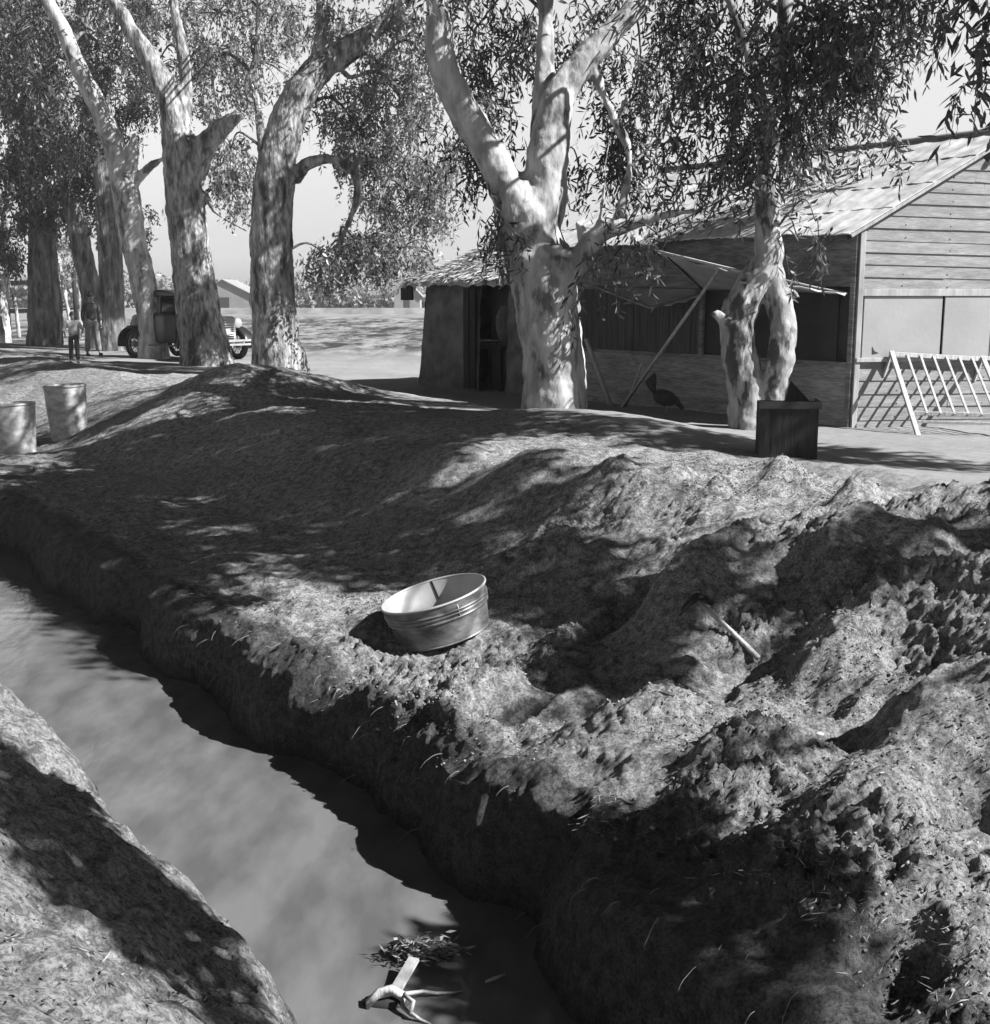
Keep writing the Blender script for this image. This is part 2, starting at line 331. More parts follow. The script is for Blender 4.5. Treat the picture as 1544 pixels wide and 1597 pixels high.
# roughness sideways on the steep face so that it is not a clean sheet
fc = sstep(3.05, 3.2, NN) * sstep(3.9, 3.4, NN) * sstep(40, 20, np.abs(SS))
off = fc * (.03 * fbm(SS, GZ * 1.6, 3.2, 4, 101, .6))
GX = GX + off * NV[0]; GY = GY + off * NV[1]
V = np.stack([GX, GY, GZ], -1).reshape(-1, 3)
ns, nn_ = SS.shape
I = np.arange(ns * nn_).reshape(ns, nn_)
idx = np.stack([I[:-1, :-1], I[:-1, 1:], I[1:, 1:], I[1:, :-1]], -1).reshape(-1, 4)[:, ::-1].ravel()
gm = bpy.data.materials.new('dirt'); gm.use_nodes = True
def _dirt(m):
    t = m.node_tree; L = t.links; b = t.nodes['Principled BSDF']; g = t.nodes.new('ShaderNodeNewGeometry')
    def noise(s, d, r=.6, vec=None):
        n = t.nodes.new('ShaderNodeTexNoise'); n.inputs['Scale'].default_value = s; n.inputs['Detail'].default_value = d; n.inputs['Roughness'].default_value = r
        L.new(vec or g.outputs['Position'], n.inputs['Vector']); return n.outputs['Fac']
    def rng(src, a, b2, c, d2):
        r = t.nodes.new('ShaderNodeMapRange'); r.inputs[1].default_value = a; r.inputs[2].default_value = b2; r.inputs[3].default_value = c; r.inputs[4].default_value = d2
        L.new(src, r.inputs[0]); return r.outputs[0]
    def math_(op, a, b2):
        q = t.nodes.new('ShaderNodeMath'); q.operation = op
        for i, s_ in enumerate((a, b2)):
            if isinstance(s_, (int, float)): q.inputs[i].default_value = s_
            else: L.new(s_, q.inputs[i])
        return q.outputs[0]
    def mix(f, a, b2):
        return math_('ADD', math_('MULTIPLY', a, math_('SUBTRACT', 1.0, f)), math_('MULTIPLY', b2, f))
    sp = t.nodes.new('ShaderNodeSeparateXYZ'); L.new(g.outputs['Position'], sp.inputs[0])
    nn = math_('ADD', math_('MULTIPLY', sp.outputs[0], float(NV[0])), math_('MULTIPLY', sp.outputs[1], float(NV[1])))
    flat = rng(nn, 8.0, 9.2, 0.0, 1.0)                       # trodden yard and field
    big = rng(noise(.7, 4), .3, .7, .26, .36)
    spk = rng(noise(14, 5, .7), .40, .58, .45, 1.1)         # dark clods and litter
    spk2 = rng(noise(60, 4, .8), .40, .56, .45, 1.15)
    bankc = math_('MULTIPLY', math_('MULTIPLY', big, spk), spk2)
    mp = t.nodes.new('ShaderNodeMapping'); mp.inputs['Scale'].default_value = (.8, .2, 1); L.new(g.outputs['Position'], mp.inputs[0])
    yard = math_('MULTIPLY', rng(noise(.8, 5), .3, .7, .20, .25), rng(noise(8, 5, .7), .35, .6, .85, 1.05))
    plow = rng(noise(1.1, 8, .75, mp.outputs[0]), .44, .58, .12, 1.05)
    pz = math_('MULTIPLY', rng(sp.outputs[1], 30, 40, 0.0, 1.0), rng(sp.outputs[1], 85, 100, 1.0, 0.3))
    field = mix(pz, yard, math_('MULTIPLY', yard, plow))
    col = mix(flat, bankc, field)
    wet = rng(sp.outputs[2], .02, .16, .35, 1.0)             # wet line above the water
    col = math_('MULTIPLY', col, mix(rng(nn, 7, 8, 0, 1), wet, 1.0))
    face = math_('MULTIPLY', rng(nn, 3.45, 3.6, 1.0, 0.0), rng(nn, 2.4, 2.5, 0.0, 1.0))   # shade of the cut side painted into its colour
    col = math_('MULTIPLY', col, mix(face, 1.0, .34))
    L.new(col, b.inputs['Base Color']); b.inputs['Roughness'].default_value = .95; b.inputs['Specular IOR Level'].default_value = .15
    bp = t.nodes.new('ShaderNodeBump'); bp.inputs['Strength'].default_value = 1.0; bp.inputs['Distance'].default_value = .035
    L.new(math_('MULTIPLY', noise(24, 9, .82), mix(flat, 1.0, .35)), bp.inputs['Height']); L.new(bp.outputs[0], b.inputs['Normal'])
_dirt(gm)
ground = link('ground', npmesh('ground', V, 4, idx), gm); tag(ground, kind='structure')

wm = bpy.data.materials.new('muddy_water'); wm.use_nodes = True
def _water(m):
    t = m.node_tree; L = t.links; b = t.nodes['Principled BSDF']; g = t.nodes.new('ShaderNodeNewGeometry')
    mp = t.nodes.new('ShaderNodeMapping'); mp.inputs['Scale'].default_value = (1.2, .5, 1); mp.inputs['Rotation'].default_value = (0, 0, R(34)); L.new(g.outputs['Position'], mp.inputs[0])
    n = t.nodes.new('ShaderNodeTexNoise'); n.inputs['Scale'].default_value = 3; n.inputs['Detail'].default_value = 5; L.new(mp.outputs[0], n.inputs['Vector'])
    cr = t.nodes.new('ShaderNodeValToRGB'); e = cr.color_ramp.elements; e[0].position = .36; e[1].position = .64
    e[0].color = (.075, .075, .075, 1); e[1].color = (.125, .125, .125, 1); L.new(n.outputs['Fac'], cr.inputs[0]); L.new(cr.outputs[0], b.inputs['Base Color'])  # streaks of silt, and sky reflections put into the colour
    b.inputs['Roughness'].default_value = .045; b.inputs['IOR'].default_value = 1.33; b.inputs['Specular IOR Level'].default_value = .5
    n2 = t.nodes.new('ShaderNodeTexNoise'); n2.inputs['Scale'].default_value = 9; n2.inputs['Detail'].default_value = 5; L.new(mp.outputs[0], n2.inputs['Vector'])
    bp = t.nodes.new('ShaderNodeBump'); bp.inputs['Strength'].default_value = .16; bp.inputs['Distance'].default_value = .02
    L.new(n2.outputs['Fac'], bp.inputs['Height']); L.new(bp.outputs[0], b.inputs['Normal'])
_water(wm)
def sn(s, n, z=0): return Vector((s * DV[0] + n * NV[0], s * DV[1] + n * NV[1], z))
wmb = MB(); wmb.add([sn(-200, 1.3), sn(-200, 3.9), sn(600, 3.9), sn(600, 1.3)], [(0, 1, 2, 3)])
tag(wmb.build('ditch_water', wm), kind='structure')

# ---------------------------------------------------------------- leaves
def leaf_arrays(P, D, Ln, Wd, six=True):
    """P base, D direction (unit), Ln lengths, Wd widths -> verts, idx"""
    N = len(P); r = RNG.normal(size=(N, 3)); S = np.cross(D, r); S /= np.linalg.norm(S, axis=1)[:, None] + 1e-9
    Nn = np.cross(D, S); Ln = Ln[:, None]; Wd = Wd[:, None]; bend = (RNG.random((N, 1)) - .5) * .35
    if six:
        a = P; b1 = P + D * Ln * .35 + S * Wd * .5 + Nn * bend * Ln * .3; b2 = P + D * Ln * .35 - S * Wd * .5 + Nn * bend * Ln * .3
        c1 = P + D * Ln * .7 + S * Wd * .38 + Nn * bend * Ln * .8; c2 = P + D * Ln * .7 - S * Wd * .38 + Nn * bend * Ln * .8
        e = P + D * Ln + Nn * bend * Ln * 1.3 + S * bend * Ln * .5
        V = np.stack([a, b1, c1, e, c2, b2], 1).reshape(-1, 3); o = np.arange(N)[:, None] * 6
        idx = (o + np.array([[0, 1, 2, 5, 5, 2, 3, 4]])).reshape(-1)
    else:
        V = np.stack([P, P + D * Ln * .45 + S * Wd * .5, P + D * Ln + Nn * bend * Ln * .3, P + D * Ln * .45 - S * Wd * .5], 1).reshape(-1, 3)
        idx = (np.arange(N)[:, None] * 4 + np.array([[0, 1, 2, 3]])).reshape(-1)
    return V, idx
def strands(starts, lo, hi, per_m, llen, lwid, droop=.8, spread=.5, six=True, collect=None):
    """drooping twigs hung with leaves; returns leaf verts, idx; collects twig polylines"""
    Ps = []; Ds = []
    for p in starts:
        L = lo + (hi - lo) * RNG.random(); k = max(3, int(L * per_m))
        hd = RNG.normal(size=3); hd[2] = 0; hd /= np.linalg.norm(hd) + 1e-9
        t = np.linspace(0, 1, k)[:, None]
        path = np.asarray(p) + hd * L * spread * t * (1.2 - .6 * t) + np.array([0, 0, -1.0]) * L * droop * t ** 1.3
        path = path + RNG.normal(size=(k, 3)) * .012
        d = RNG.normal(size=(k, 3)) * .55 + np.array([0, 0, -.85]) * droop + hd * .25
        d /= np.linalg.norm(d, axis=1)[:, None]
        Ps.append(path); Ds.append(d)
        if collect is not None: collect.append([path[0], path[k // 2], path[-1]])
    P = np.concatenate(Ps); D = np.concatenate(Ds); N = len(P)
    return leaf_arrays(P, D, llen * (.55 + .8 * RNG.random(N)), lwid * (.6 + .7 * RNG.random(N)), six)
def blobs(centers, r, k, llen, lwid, flat=.7):
    c = np.repeat(np.asarray(centers), k, 0); N = len(c)
    o = RNG.normal(size=(N, 3)) * r * .55; o[:, 2] *= flat
    d = RNG.normal(size=(N, 3)); d[:, 2] -= .7; d /= np.linalg.norm(d, axis=1)[:, None]
    return leaf_arrays(c + o, d, llen * (.6 + .8 * RNG.random(N)), lwid * (.6 + .8 * RNG.random(N)), False)
def merge(parts):
    V = []; I = []; o = 0
    for v, i in parts: V.append(v); I.append(i + o); o += len(v)
    return np.concatenate(V), np.concatenate(I)

# ---------------------------------------------------------------- trees
def inpoly(px, py, poly):
    poly = np.asarray(poly, float); x1, y1 = poly[:, 0], poly[:, 1]; x2, y2 = np.roll(x1, -1), np.roll(y1, -1)
    ins = np.zeros(np.shape(px), bool)
    for a, b, c, d in zip(x1, y1, x2, y2):
        cond = (b > py) != (d > py)
        with np.errstate(divide='ignore', invalid='ignore'): xi = (c - a) * (py - b) / (d - b + 1e-12) + a
        ins ^= cond & (px < xi)
    return ins
def smooth_path(pts, rad, sub=5):
    out = []; ro = []; n = len(pts)
    for i in range(n - 1):
        p0 = pts[max(i - 1, 0)]; p1 = pts[i]; p2 = pts[i + 1]; p3 = pts[min(i + 2, n - 1)]
        for k in range(sub):
            t = k / sub
            out.append(.5 * ((2 * p1) + (p2 - p0) * t + (2 * p0 - 5 * p1 + 4 * p2 - p3) * t * t + (3 * p1 - p0 - 3 * p2 + p3) * t ** 3))
            ro.append(rad[i] + (rad[i + 1] - rad[i]) * t)
    out.append(pts[-1]); ro.append(rad[-1]); return out, ro
def tree(name, label, limbs, clumps, bark, leaf, Y0, group=None, leafsize=(.12, .03), per_m=26, six=True, voxel=.035, extra=None, twigs=True, cat='tree', sp=1.0, dens=2.0, hang=(.35, .9)):
    """limbs: [[(px,py,width_px,dY),...],...] ; clumps: (cx,cy,rx,ry,count,dY,spreadY)"""
    l0 = limbs[0]; base = Vector(l0[0][1:4]) if l0[0][0] == 'w' else at(l0[0][0], l0[0][1], Y0 + l0[0][3])
    gzv = float(H(base.x, base.y)); root = thing(name, (base.x, base.y, gzv), label, cat, group)
    mb = MB(); pool = []
    for li, l in enumerate(limbs):
        pts = []; rad = []
        for q_ in l:
            if q_[0] == 'w': pts.append(Vector(q_[1:4])); rad.append(q_[4]); continue
            px, py, wd, dY = q_; p = at(px, py, Y0 + dY); pts.append(p); rad.append(wd / 2 / F * depth(p))
        if li == 0:
            b0 = pts[0].copy(); pts.insert(0, Vector((b0.x, b0.y, gzv - .25))); rad.insert(0, rad[0] * 1.18)
        p2, r2 = smooth_path(pts, rad); mb.tube(p2, r2, 12 if rad[0] > .06 else 8, True, .05, li + int(Y0 * 10))
        pool += list(zip(p2, r2))
    t = mb.build('trunk', bark, root)
    rm = t.modifiers.new('remesh', 'REMESH'); rm.mode = 'VOXEL'; rm.voxel_size = voxel; rm.use_smooth_shade = True
    sm = t.modifiers.new('smooth', 'SMOOTH'); sm.iterations = 5; sm.factor = .6
    tx = bpy.data.textures.new(name + '_lumps', 'CLOUDS'); tx.noise_scale = .35
    dm = t.modifiers.new('lumps', 'DISPLACE'); dm.texture = tx; dm.strength = .08; dm.texture_coords = 'GLOBAL'; dm.mid_level = .5
    tx2 = bpy.data.textures.new(name + '_bark_plates', 'CLOUDS'); tx2.noise_scale = .11; tx2.noise_depth = 3
    dm = t.modifiers.new('plates', 'DISPLACE'); dm.texture = tx2; dm.strength = .035; dm.texture_coords = 'GLOBAL'; dm.mid_level = .5
    parts = []; br = MB(); col = [] if twigs else None; brm = M['twig'] if bark not in (M['bark'], M['bark_grey']) else M['bark3']
    rg = random.Random(int(Y0 * 7))
    for (cx, cy, rx, ry, cnt, dY, sY) in clumps:
        c = at(cx, cy - ry * .4, Y0 + dY); k = depth(c) / F
        # branch that carries the clump
        q = min(pool, key=lambda a: (a[0] - c).length + (3 if a[1] < .03 else 0) + max(0, a[0].z - c.z) * .5)
        mid = (q[0] + c) / 2 + Vector((rg.uniform(-.15, .15), rg.uniform(-.2, .2), .25 + .12 * (q[0] - c).length))
        pp, rr = smooth_path([q[0], mid, c], [min(q[1] * .5, .010 + .0006 * cnt), .008 + .0003 * cnt, .008], 6); br.tube(pp, rr, 6, True, .1, int(cx))
        starts = []
        nsub = max(2, int(cnt * dens / 9)); subs = []
        for _ in range(nsub):
            a = rg.uniform(0, 2 * math.pi); r = math.sqrt(rg.random()); subs.append((cx + rx * r * math.cos(a), cy + ry * r * math.sin(a) - 12, rg.uniform(-sY, sY), rg.uniform(.09, .22)))
        for _ in range(int(cnt * dens)):
            sx_, sy_, sd_, sr_ = rg.choice(subs); p = at(sx_, sy_, Y0 + dY + sd_)
            starts.append(p + Vector((rg.gauss(0, sr_), rg.gauss(0, sr_), rg.gauss(0, sr_ * .6))))
        # a few side branchlets in the clump
        for p in starts[::9]:
            pp, rr = smooth_path([c, (c + p) / 2 + Vector((0, 0, .12)), p], [.013, .009, .004], 4); br.tube(pp, rr, 4, False)
        br.build('branch', brm, root); br = MB()
        parts.append(strands([tuple(p) for p in starts], hang[0], hang[1], per_m, leafsize[0], leafsize[1], .85, .5 * sp, six, col))
    if extra: parts += extra(root, br, pool)
    if br.v: br.build('branch', brm, root)
    br = MB()
    if col:
        for pth in col[::2]: br.tube([Vector(p) for p in pth], [.004, .003, .002], 3, False)
        br.build('twigs', brm, root)['kind'] = 'stuff'
    V_, I_ = merge(parts); link('crown', npmesh('crown', V_, 4, I_, False), leaf, root)
    return root

# shade: added leaf masses, unseen outside the frame, placed to cast shadows on the ground
SHADE = [
 ([(0, 745), (130, 700), (160, 655), (330, 618), (430, 592), (520, 610), (640, 632), (800, 655), (760, 685), (690, 690), (640, 740), (620, 760), (660, 790), (690, 840), (760, 850), (850, 880), (950, 930), (880, 980), (770, 960), (760, 920), (700, 905), (560, 905), (470, 880), (340, 862), (350, 960), (240, 920), (100, 830), (0, 800)], 12, 6.5, 'a'),
 ([(560, 640), (850, 642), (1000, 655), (1100, 672), (1180, 690), (1300, 700), (1400, 712), (1544, 724), (1544, 738), (1200, 712), (900, 690), (700, 665)], 9, 6.0, 'a'),
 ([(-100, 800), (0, 830), (105, 930), (110, 980), (-100, 960)], 9, 6.5, 'a'),
 ([(0, 1160), (120, 1240), (230, 1340), (330, 1460), (430, 1597), (330, 1597), (240, 1500), (130, 1400), (0, 1300)], 60, 4.6, 'b'),
 ([(815, 1050), (890, 990), (1000, 930), (990, 1000), (1020, 1060), (960, 1092), (900, 1088)], 30, 5.0, 'b'),
 ([(1165, 925), (1260, 930), (1270, 1000), (1190, 1005)], 26, 4.8, 'b'),
 ([(1255, 905), (1340, 812), (1480, 805), (1490, 830), (1400, 862), (1430, 900), (1290, 945)], 20, 4.8, 'b'),
 ([(700, 760), (760, 740), (900, 800), (860, 850), (760, 830)], 5, 6.0, 'a'),
 ([(1150, 1150), (1290, 1090), (1420, 1180), (1350, 1260), (1200, 1240)], 3, 4.6, 'b'),
 ([(820, 1320), (960, 1330), (1080, 1370), (1190, 1440), (1290, 1540), (1310, 1597), (860, 1597)], 30, 3.6, 'b'),
]
CAST = {'a': [], 'b': [], 'c': []}
KEEP = [(.84, 16.0, 1.7, 5.5, .85), (.3, 16.0, 4.2, 6.0, .6), (3.05, 15.0, 1.6, 5.0, .55), (5.0, 15.9, 1.5, 5.0, 1.3), (5.0, 17.5, 3.5, 5.0, 1.6), (3.0, 18.3, 4.0, 5.0, 1.2)]
def wets(C):                     # would its shadow lie out on the sunlit water?
    W = C - SUN * (C.z / SUN.z); n_ = W.x * NV[0] + W.y * NV[1]; s_ = W.x * DV[0] + W.y * DV[1]
    return 1.86 < n_ < 2.80 and 5.0 < s_ < 8
def spares(C):                   # does the shadow of C stay off the trunks and walls that are sunlit in the photograph?
    for (x, y, z0, z1, r) in KEEP:
        for z in np.linspace(z0, z1, 9):
            t = (C.z - z) / SUN.z
            if t > 0 and math.hypot(C.x - SUN.x * t - x, C.y - SUN.y * t - y) < r: return False
    return True
def make_casters():
    rg = random.Random(5)
    for poly, dens, hgt, key in SHADE:
        pts = [gt(x, min(y, 1595)) for x, y in poly]
        x0, x1 = min(p.x for p in pts) - .3, max(p.x for p in pts) + .3; y0, y1 = min(p.y for p in pts) - .3, max(p.y for p in pts) + .3
        n = int((x1 - x0) * (y1 - y0) * dens)
        X = RNG.uniform(x0, x1, n); Y = RNG.uniform(y0, y1, n); Z = H(X, Y, False)
        dep = Y * CP - (Z - CAMZ) * SP; px = 772 + F * X / dep; py = 798.5 - F * (Y * SP + (Z - CAMZ) * CP) / dep
        ok = inpoly(px, py, poly) & (dep > 1)
        for x, y, z in zip(X[ok], Y[ok], Z[ok]):
            h = hgt * rg.uniform(.9, 1.35)
            for _ in range(12):
                C = Vector((x, y, z)) + SUN * (h / SUN.z); qx, qy = proj(C)
                if C.y < .5 or qy < -70 or qx > 1600 or qx < -60: break
                h += .4
            if spares(C) and not wets(C): CAST[key].append(C)
    # more unseen leaf masses, added to keep the row's trunks in broken shade
    for (px, pa_, pb_, Yt, wd) in ((66, 380, 545, 40.5, 60), (80, 350, 540, 40.4, 50), (135, 360, 545, 39, 50), (172, 300, 500, 36.5, 44), (300, 480, 575, 28.6, 70), (240, 330, 480, 32, 40), (425, 300, 500, 24.4, 18), (20, 540, 620, 30, 80), (120, 575, 600, 27, 200)):
        for _ in range(int((pb_ - pa_) * wd / 190)):
            P = at(px + rg.uniform(-wd / 2, wd / 2), rg.uniform(pa_, pb_), Yt); h = 7.0
            for _ in range(30):
                C = P + SUN * (h / SUN.z); qx, qy = proj(C)
                if qy < -40: break
                h += .5
            if spares(C): CAST['c'].append(C)
make_casters()
print('casters', len(CAST['a']), len(CAST['b']))
def caster_extra(key, r=.32, k=80):
    def f(root, br, pool, brm=None):
        cs = CAST[key]; rg = random.Random(3)
        if not cs: return []
        # branches added to carry the shade-casting leaf masses
        cen = [cs[rg.randrange(len(cs))] for _ in range(12)]
        top = max(pool, key=lambda a: a[0].z - a[1])
        hi = sorted(pool, key=lambda a: -a[0].z)[:12]
        for c in cen:
            q = min(hi, key=lambda a: (a[0] - c).length)
            mid = (q[0] + c) / 2 + Vector((0, 0, .6))
            ok = all(not (0 < proj(p)[0] < 1544 and 0 < proj(p)[1] < 1597) or p.y < .5 for p in (mid, c))
            if not ok: continue
            lands = [p - SUN * (p.z / SUN.z) for p in (q[0], (q[0] + mid) / 2, mid, (mid + c) / 2, c)]
            if any(1.5 < p.x * NV[0] + p.y * NV[1] < 3.6 and p.y < 9 for p in lands): continue
            pp, rr = smooth_path([q[0], mid, c], [.03, .02, .008], 6); b_ = MB(); b_.tube(pp, rr, 5, False); b_.build('branch', M['twig'], root)
        return [blobs([tuple(c) for c in cs], r, k, .20 if r > .25 else .14, .075 if r > .25 else .06)]  # added shade leaves, merged into this tree's crown
    return f

T = M
# main tree
tree('eucalyptus_tree', 'big pale forked eucalyptus in front of the shack and the mud hut',
     [[(866, 632, 104, 0), (862, 560, 96, 0), (852, 470, 100, 0), (838, 400, 106, 0), (815, 330, 92, 0), (800, 290, 70, 0)],
      [(806, 320, 62, 0), (770, 250, 52, -.1), (722, 170, 50, -.2), (690, 100, 46, -.3), (686, 30, 42, -.3), (678, -60, 38, -.3), (650, -200, 30, 0)],
      [(832, 380, 80, 0), (848, 300, 74, 0), (858, 220, 62, 0), (878, 140, 50, .1), (925, 80, 42, .2), (985, 20, 34, .3), (1060, -60, 26, .4), (1200, -190, 16, .6)],
      [(842, 300, 40, .1), (846, 200, 36, .3), (850, 100, 30, .5), (852, 0, 26, .6), (850, -120, 20, .6), (830, -260, 12, .6)],
      [(880, 440, 40, -.1), (905, 405, 36, -.3), (935, 366, 30, -.5), (985, 350, 22, -.6), (1040, 335, 15, -.7), (1090, 330, 9, -.8)],
      [(885, 425, 34, 0), (915, 398, 26, -.2), (906, 360, 16, -.3), (898, 345, 9, -.3)],
      [(958, 358, 22, -.5), (975, 300, 15, -.4), (982, 240, 13, -.2), (960, 190, 14, 0), (930, 120, 15, .2), (915, 90, 12, .2)],
      [(930, 366, 12, -.5), (942, 300, 8, -.5), (950, 220, 7, -.4), (985, 130, 6, -.4), (1005, 60, 5, -.4)],
      [(820, 380, 14, -.3), (862, 388, 13, -.45), (900, 402, 14, -.4)],
      [(782, 360, 10, -.1), (778, 395, 7, -.2), (790, 415, 5, -.3)]],
     [(745, 60, 40, 50, 34, 1.2, .8), (760, 150, 35, 45, 26, .8, .6), (735, 215, 30, 40, 26, .6, .5), (778, 365, 16, 30, 16, -.3, .2), (755, 265, 14, 20, 8, .3, .3),
      (930, 60, 60, 60, 34, 1.9, .7), (1000, 130, 60, 70, 44, 1.8, .7), (940, 230, 45, 60, 26, 1.5, .6), (1010, 240, 60, 60, 26, 1.6, .7), (980, 370, 30, 25, 4, -.8, .2),
      (1025, 375, 22, 30, 6, -.9, .2), (1040, 300, 40, 30, 10, 1.2, .4), (925, 430, 20, 30, 4, -.5, .2), (820, 60, 30, 50, 26, 1.2, .6), (905, 300, 30, 50, 8, 1.0, .5),
      (1060, 60, 50, 60, 30, 2.0, .7), (700, -80, 120, 60, 60, .3, 1.5), (950, -90, 200, 60, 60, 2.2, .8), (800, -160, 200, 60, 90, .5, 1.5)],
     M['bark'], M['leaf'], 16.0, per_m=22, leafsize=(.13, .03))
# twin stemmed tree
tree('eucalyptus_tree', 'slim eucalyptus with two looped stems behind the dark wooden box, long hanging leaves',
     [[(1172, 668, 74, 0), (1166, 625, 62, 0), (1155, 560, 56, 0), (1150, 510, 56, 0), (1160, 470, 54, 0), (1180, 436, 50, .0), (1200, 400, 44, .0), (1202, 370, 36, 0)],
      [(1185, 655, 50, 0), (1205, 610, 42, -.1), (1218, 560, 42, -.15), (1222, 500, 44, -.1), (1208, 450, 44, 0), (1198, 400, 42, 0), (1196, 320, 38, 0), (1196, 240, 36, 0), (1204, 180, 32, 0), (1212, 120, 28, 0), (1222, 40, 24, 0), (1226, -60, 22, 0), (1240, -220, 14, 0)],
      [(1150, 508, 34, -.05), (1130, 500, 24, -.1), (1114, 488, 17, -.12), (1111, 484, 12, -.12)],
      [(1215, 462, 30, -.05), (1236, 458, 16, -.12), (1250, 466, 8, -.15)],
      [(1204, 190, 22, 0), (1185, 130, 18, -.1), (1160, 70, 15, -.2), (1140, 10, 12, -.3), (1110, -80, 9, -.3)],
      [(1210, 130, 14, 0), (1260, 60, 11, .1), (1320, 10, 9, .2), (1390, -40, 7, .2)],
      [(1190, 300, 7, -.1), (1155, 285, 5, -.2), (1130, 295, 4, -.3)]],
     [(1215, 130, 45, 90, 26, -1.0, .3), (1300, 80, 50, 60, 34, -1.1, .3), (1120, 70, 70, 60, 50, 1.15, .45), (1200, 90, 60, 80, 62, 1.15, .45), (1280, 60, 70, 70, 56, -1.5, .45), (1370, 30, 80, 45, 44, 1.15, .45), (1260, 170, 60, 60, 44, 1.15, .45), (1150, 180, 50, 60, 36, -1.5, .45),
      (1350, 120, 55, 50, 24, 1.15, .45), (1400, 95, 40, 50, 10, 1.15, .45), (1160, 255, 40, 35, 22, -1.5, .45), (1245, 245, 40, 40, 22, 1.15, .45), (1305, 230, 50, 40, 12, 1.15, .45), (1385, 220, 18, 26, 5, -.6, .2), (1272, 355, 9, 26, 3, -.6, .1),
      (1245, 380, 8, 10, 2, -.6, .1), (1085, 190, 40, 70, 22, -1.5, .45), (1080, 30, 60, 60, 30, 1.15, .45), (1150, -80, 200, 50, 70, 1.15, .45), (1420, -30, 60, 40, 20, -1.5, .45)],
     M['bark_grey'], M['leaf'], 15.0, per_m=26, leafsize=(.125, .028), voxel=.025, extra=caster_extra('a'), hang=(.3, .75))
# tree outside the right edge whose crown hangs into the corner
def t_right_extra(root, br, pool): return caster_extra('b', .20, 60)(root, br, pool)
tree('eucalyptus_tree', 'eucalyptus mostly outside the picture, its leafy fringe hanging into the top right corner',
     [[('w', 11.2, 4.4, 1.5, .30), ('w', 11.1, 4.5, 3.0, .25), ('w', 10.8, 4.7, 4.6, .21), ('w', 10.3, 5.0, 6.2, .16), ('w', 9.6, 5.4, 8.0, .10)],
      [('w', 10.7, 4.8, 5.0, .12), ('w', 9.6, 5.8, 6.3, .07), ('w', 8.2, 6.7, 7.0, .045), ('w', 6.4, 6.9, 7.2, .03), ('w', 5.0, 8.0, 7.2, .018)],
      [('w', 10.5, 4.9, 5.6, .10), ('w', 9.0, 4.0, 6.6, .06), ('w', 7.4, 3.2, 6.6, .02)]],
     [(1584, 40, 20, 60, 26, 2.6, .4), (1578, 130, 16, 50, 12, 2.6, .3), (1590, -120, 60, 60, 40, 2.6, .5), (1470, 50, 6, 14, 2, 2.6, .1), (1512, -40, 30, 30, 10, 2.6, .3)],
     M['bark2'], M['leaf'], 6.4, per_m=26, leafsize=(.12, .028), extra=t_right_extra, hang=(.25, .5))

# the row beyond, from right to left
ROW = 'eucalyptus trees in the row along the ditch'
TREE3 = tree('eucalyptus_tree', 'leaning eucalyptus with mottled bark and one arching low branch, nearest the open field',
     [[(437, 588, 96, 0), (430, 520, 74, 0), (424, 430, 68, 0), (424, 340, 66, 0), (432, 250, 62, 0), (452, 180, 56, 0), (478, 130, 50, 0), (520, 90, 40, .2), (580, 50, 30, .4), (640, -10, 22, .5), (700, -120, 14, .5)],
      [(458, 280, 26, -.1), (480, 256, 20, -.3), (515, 248, 15, -.5), (545, 262, 15, -.6), (558, 285, 14, -.6), (552, 325, 12, -.6), (536, 365, 9, -.6), (528, 392, 6, -.6)],
      [(545, 262, 12, -.6), (572, 248, 9, -.7), (605, 255, 6, -.7), (640, 300, 4, -.7)], [(556, 300, 6, -.6), (590, 330, 5, -.6), (610, 370, 3, -.6)],
      [(480, 130, 24, 0), (500, 60, 20, .2), (500, 0, 18, .3), (480, -100, 14, .4)], [(528, 100, 14, .2), (545, 120, 9, .1), (575, 112, 6, 0)]],
     [(600, 150, 70, 60, 110, 1.7000000000000002, 1.4), (560, 220, 60, 50, 80, 1.3, 1.2), (650, 230, 60, 60, 90, 1.5, 1.4), (690, 300, 45, 50, 50, .3, 1.0), (640, 330, 60, 50, 80, 1.3, 1.0), (560, 400, 70, 35, 90, 0.7000000000000001, .9),
      (520, 420, 40, 22, 46, 0.7000000000000001, .6), (625, 400, 45, 30, 50, -.3, .8), (600, 60, 80, 50, 80, .6, 1.4), (670, 110, 40, 60, 50, .5, 1.2), (520, 170, 40, 40, 36, 1.3, .8), (500, 410, 30, 16, 14, -.6, .4), (590, 290, 50, 40, 50, 1.0, .9),
      (510, 30, 60, 40, 50, .4, 1.2), (600, -70, 150, 60, 90, .5, 1.6)],
     M['bark2'], M['leaf_far'], 24.4, ROW, extra=caster_extra('c'), per_m=20, leafsize=(.12, .045), dens=3.0, six=False, hang=(.25, .6), voxel=.05)
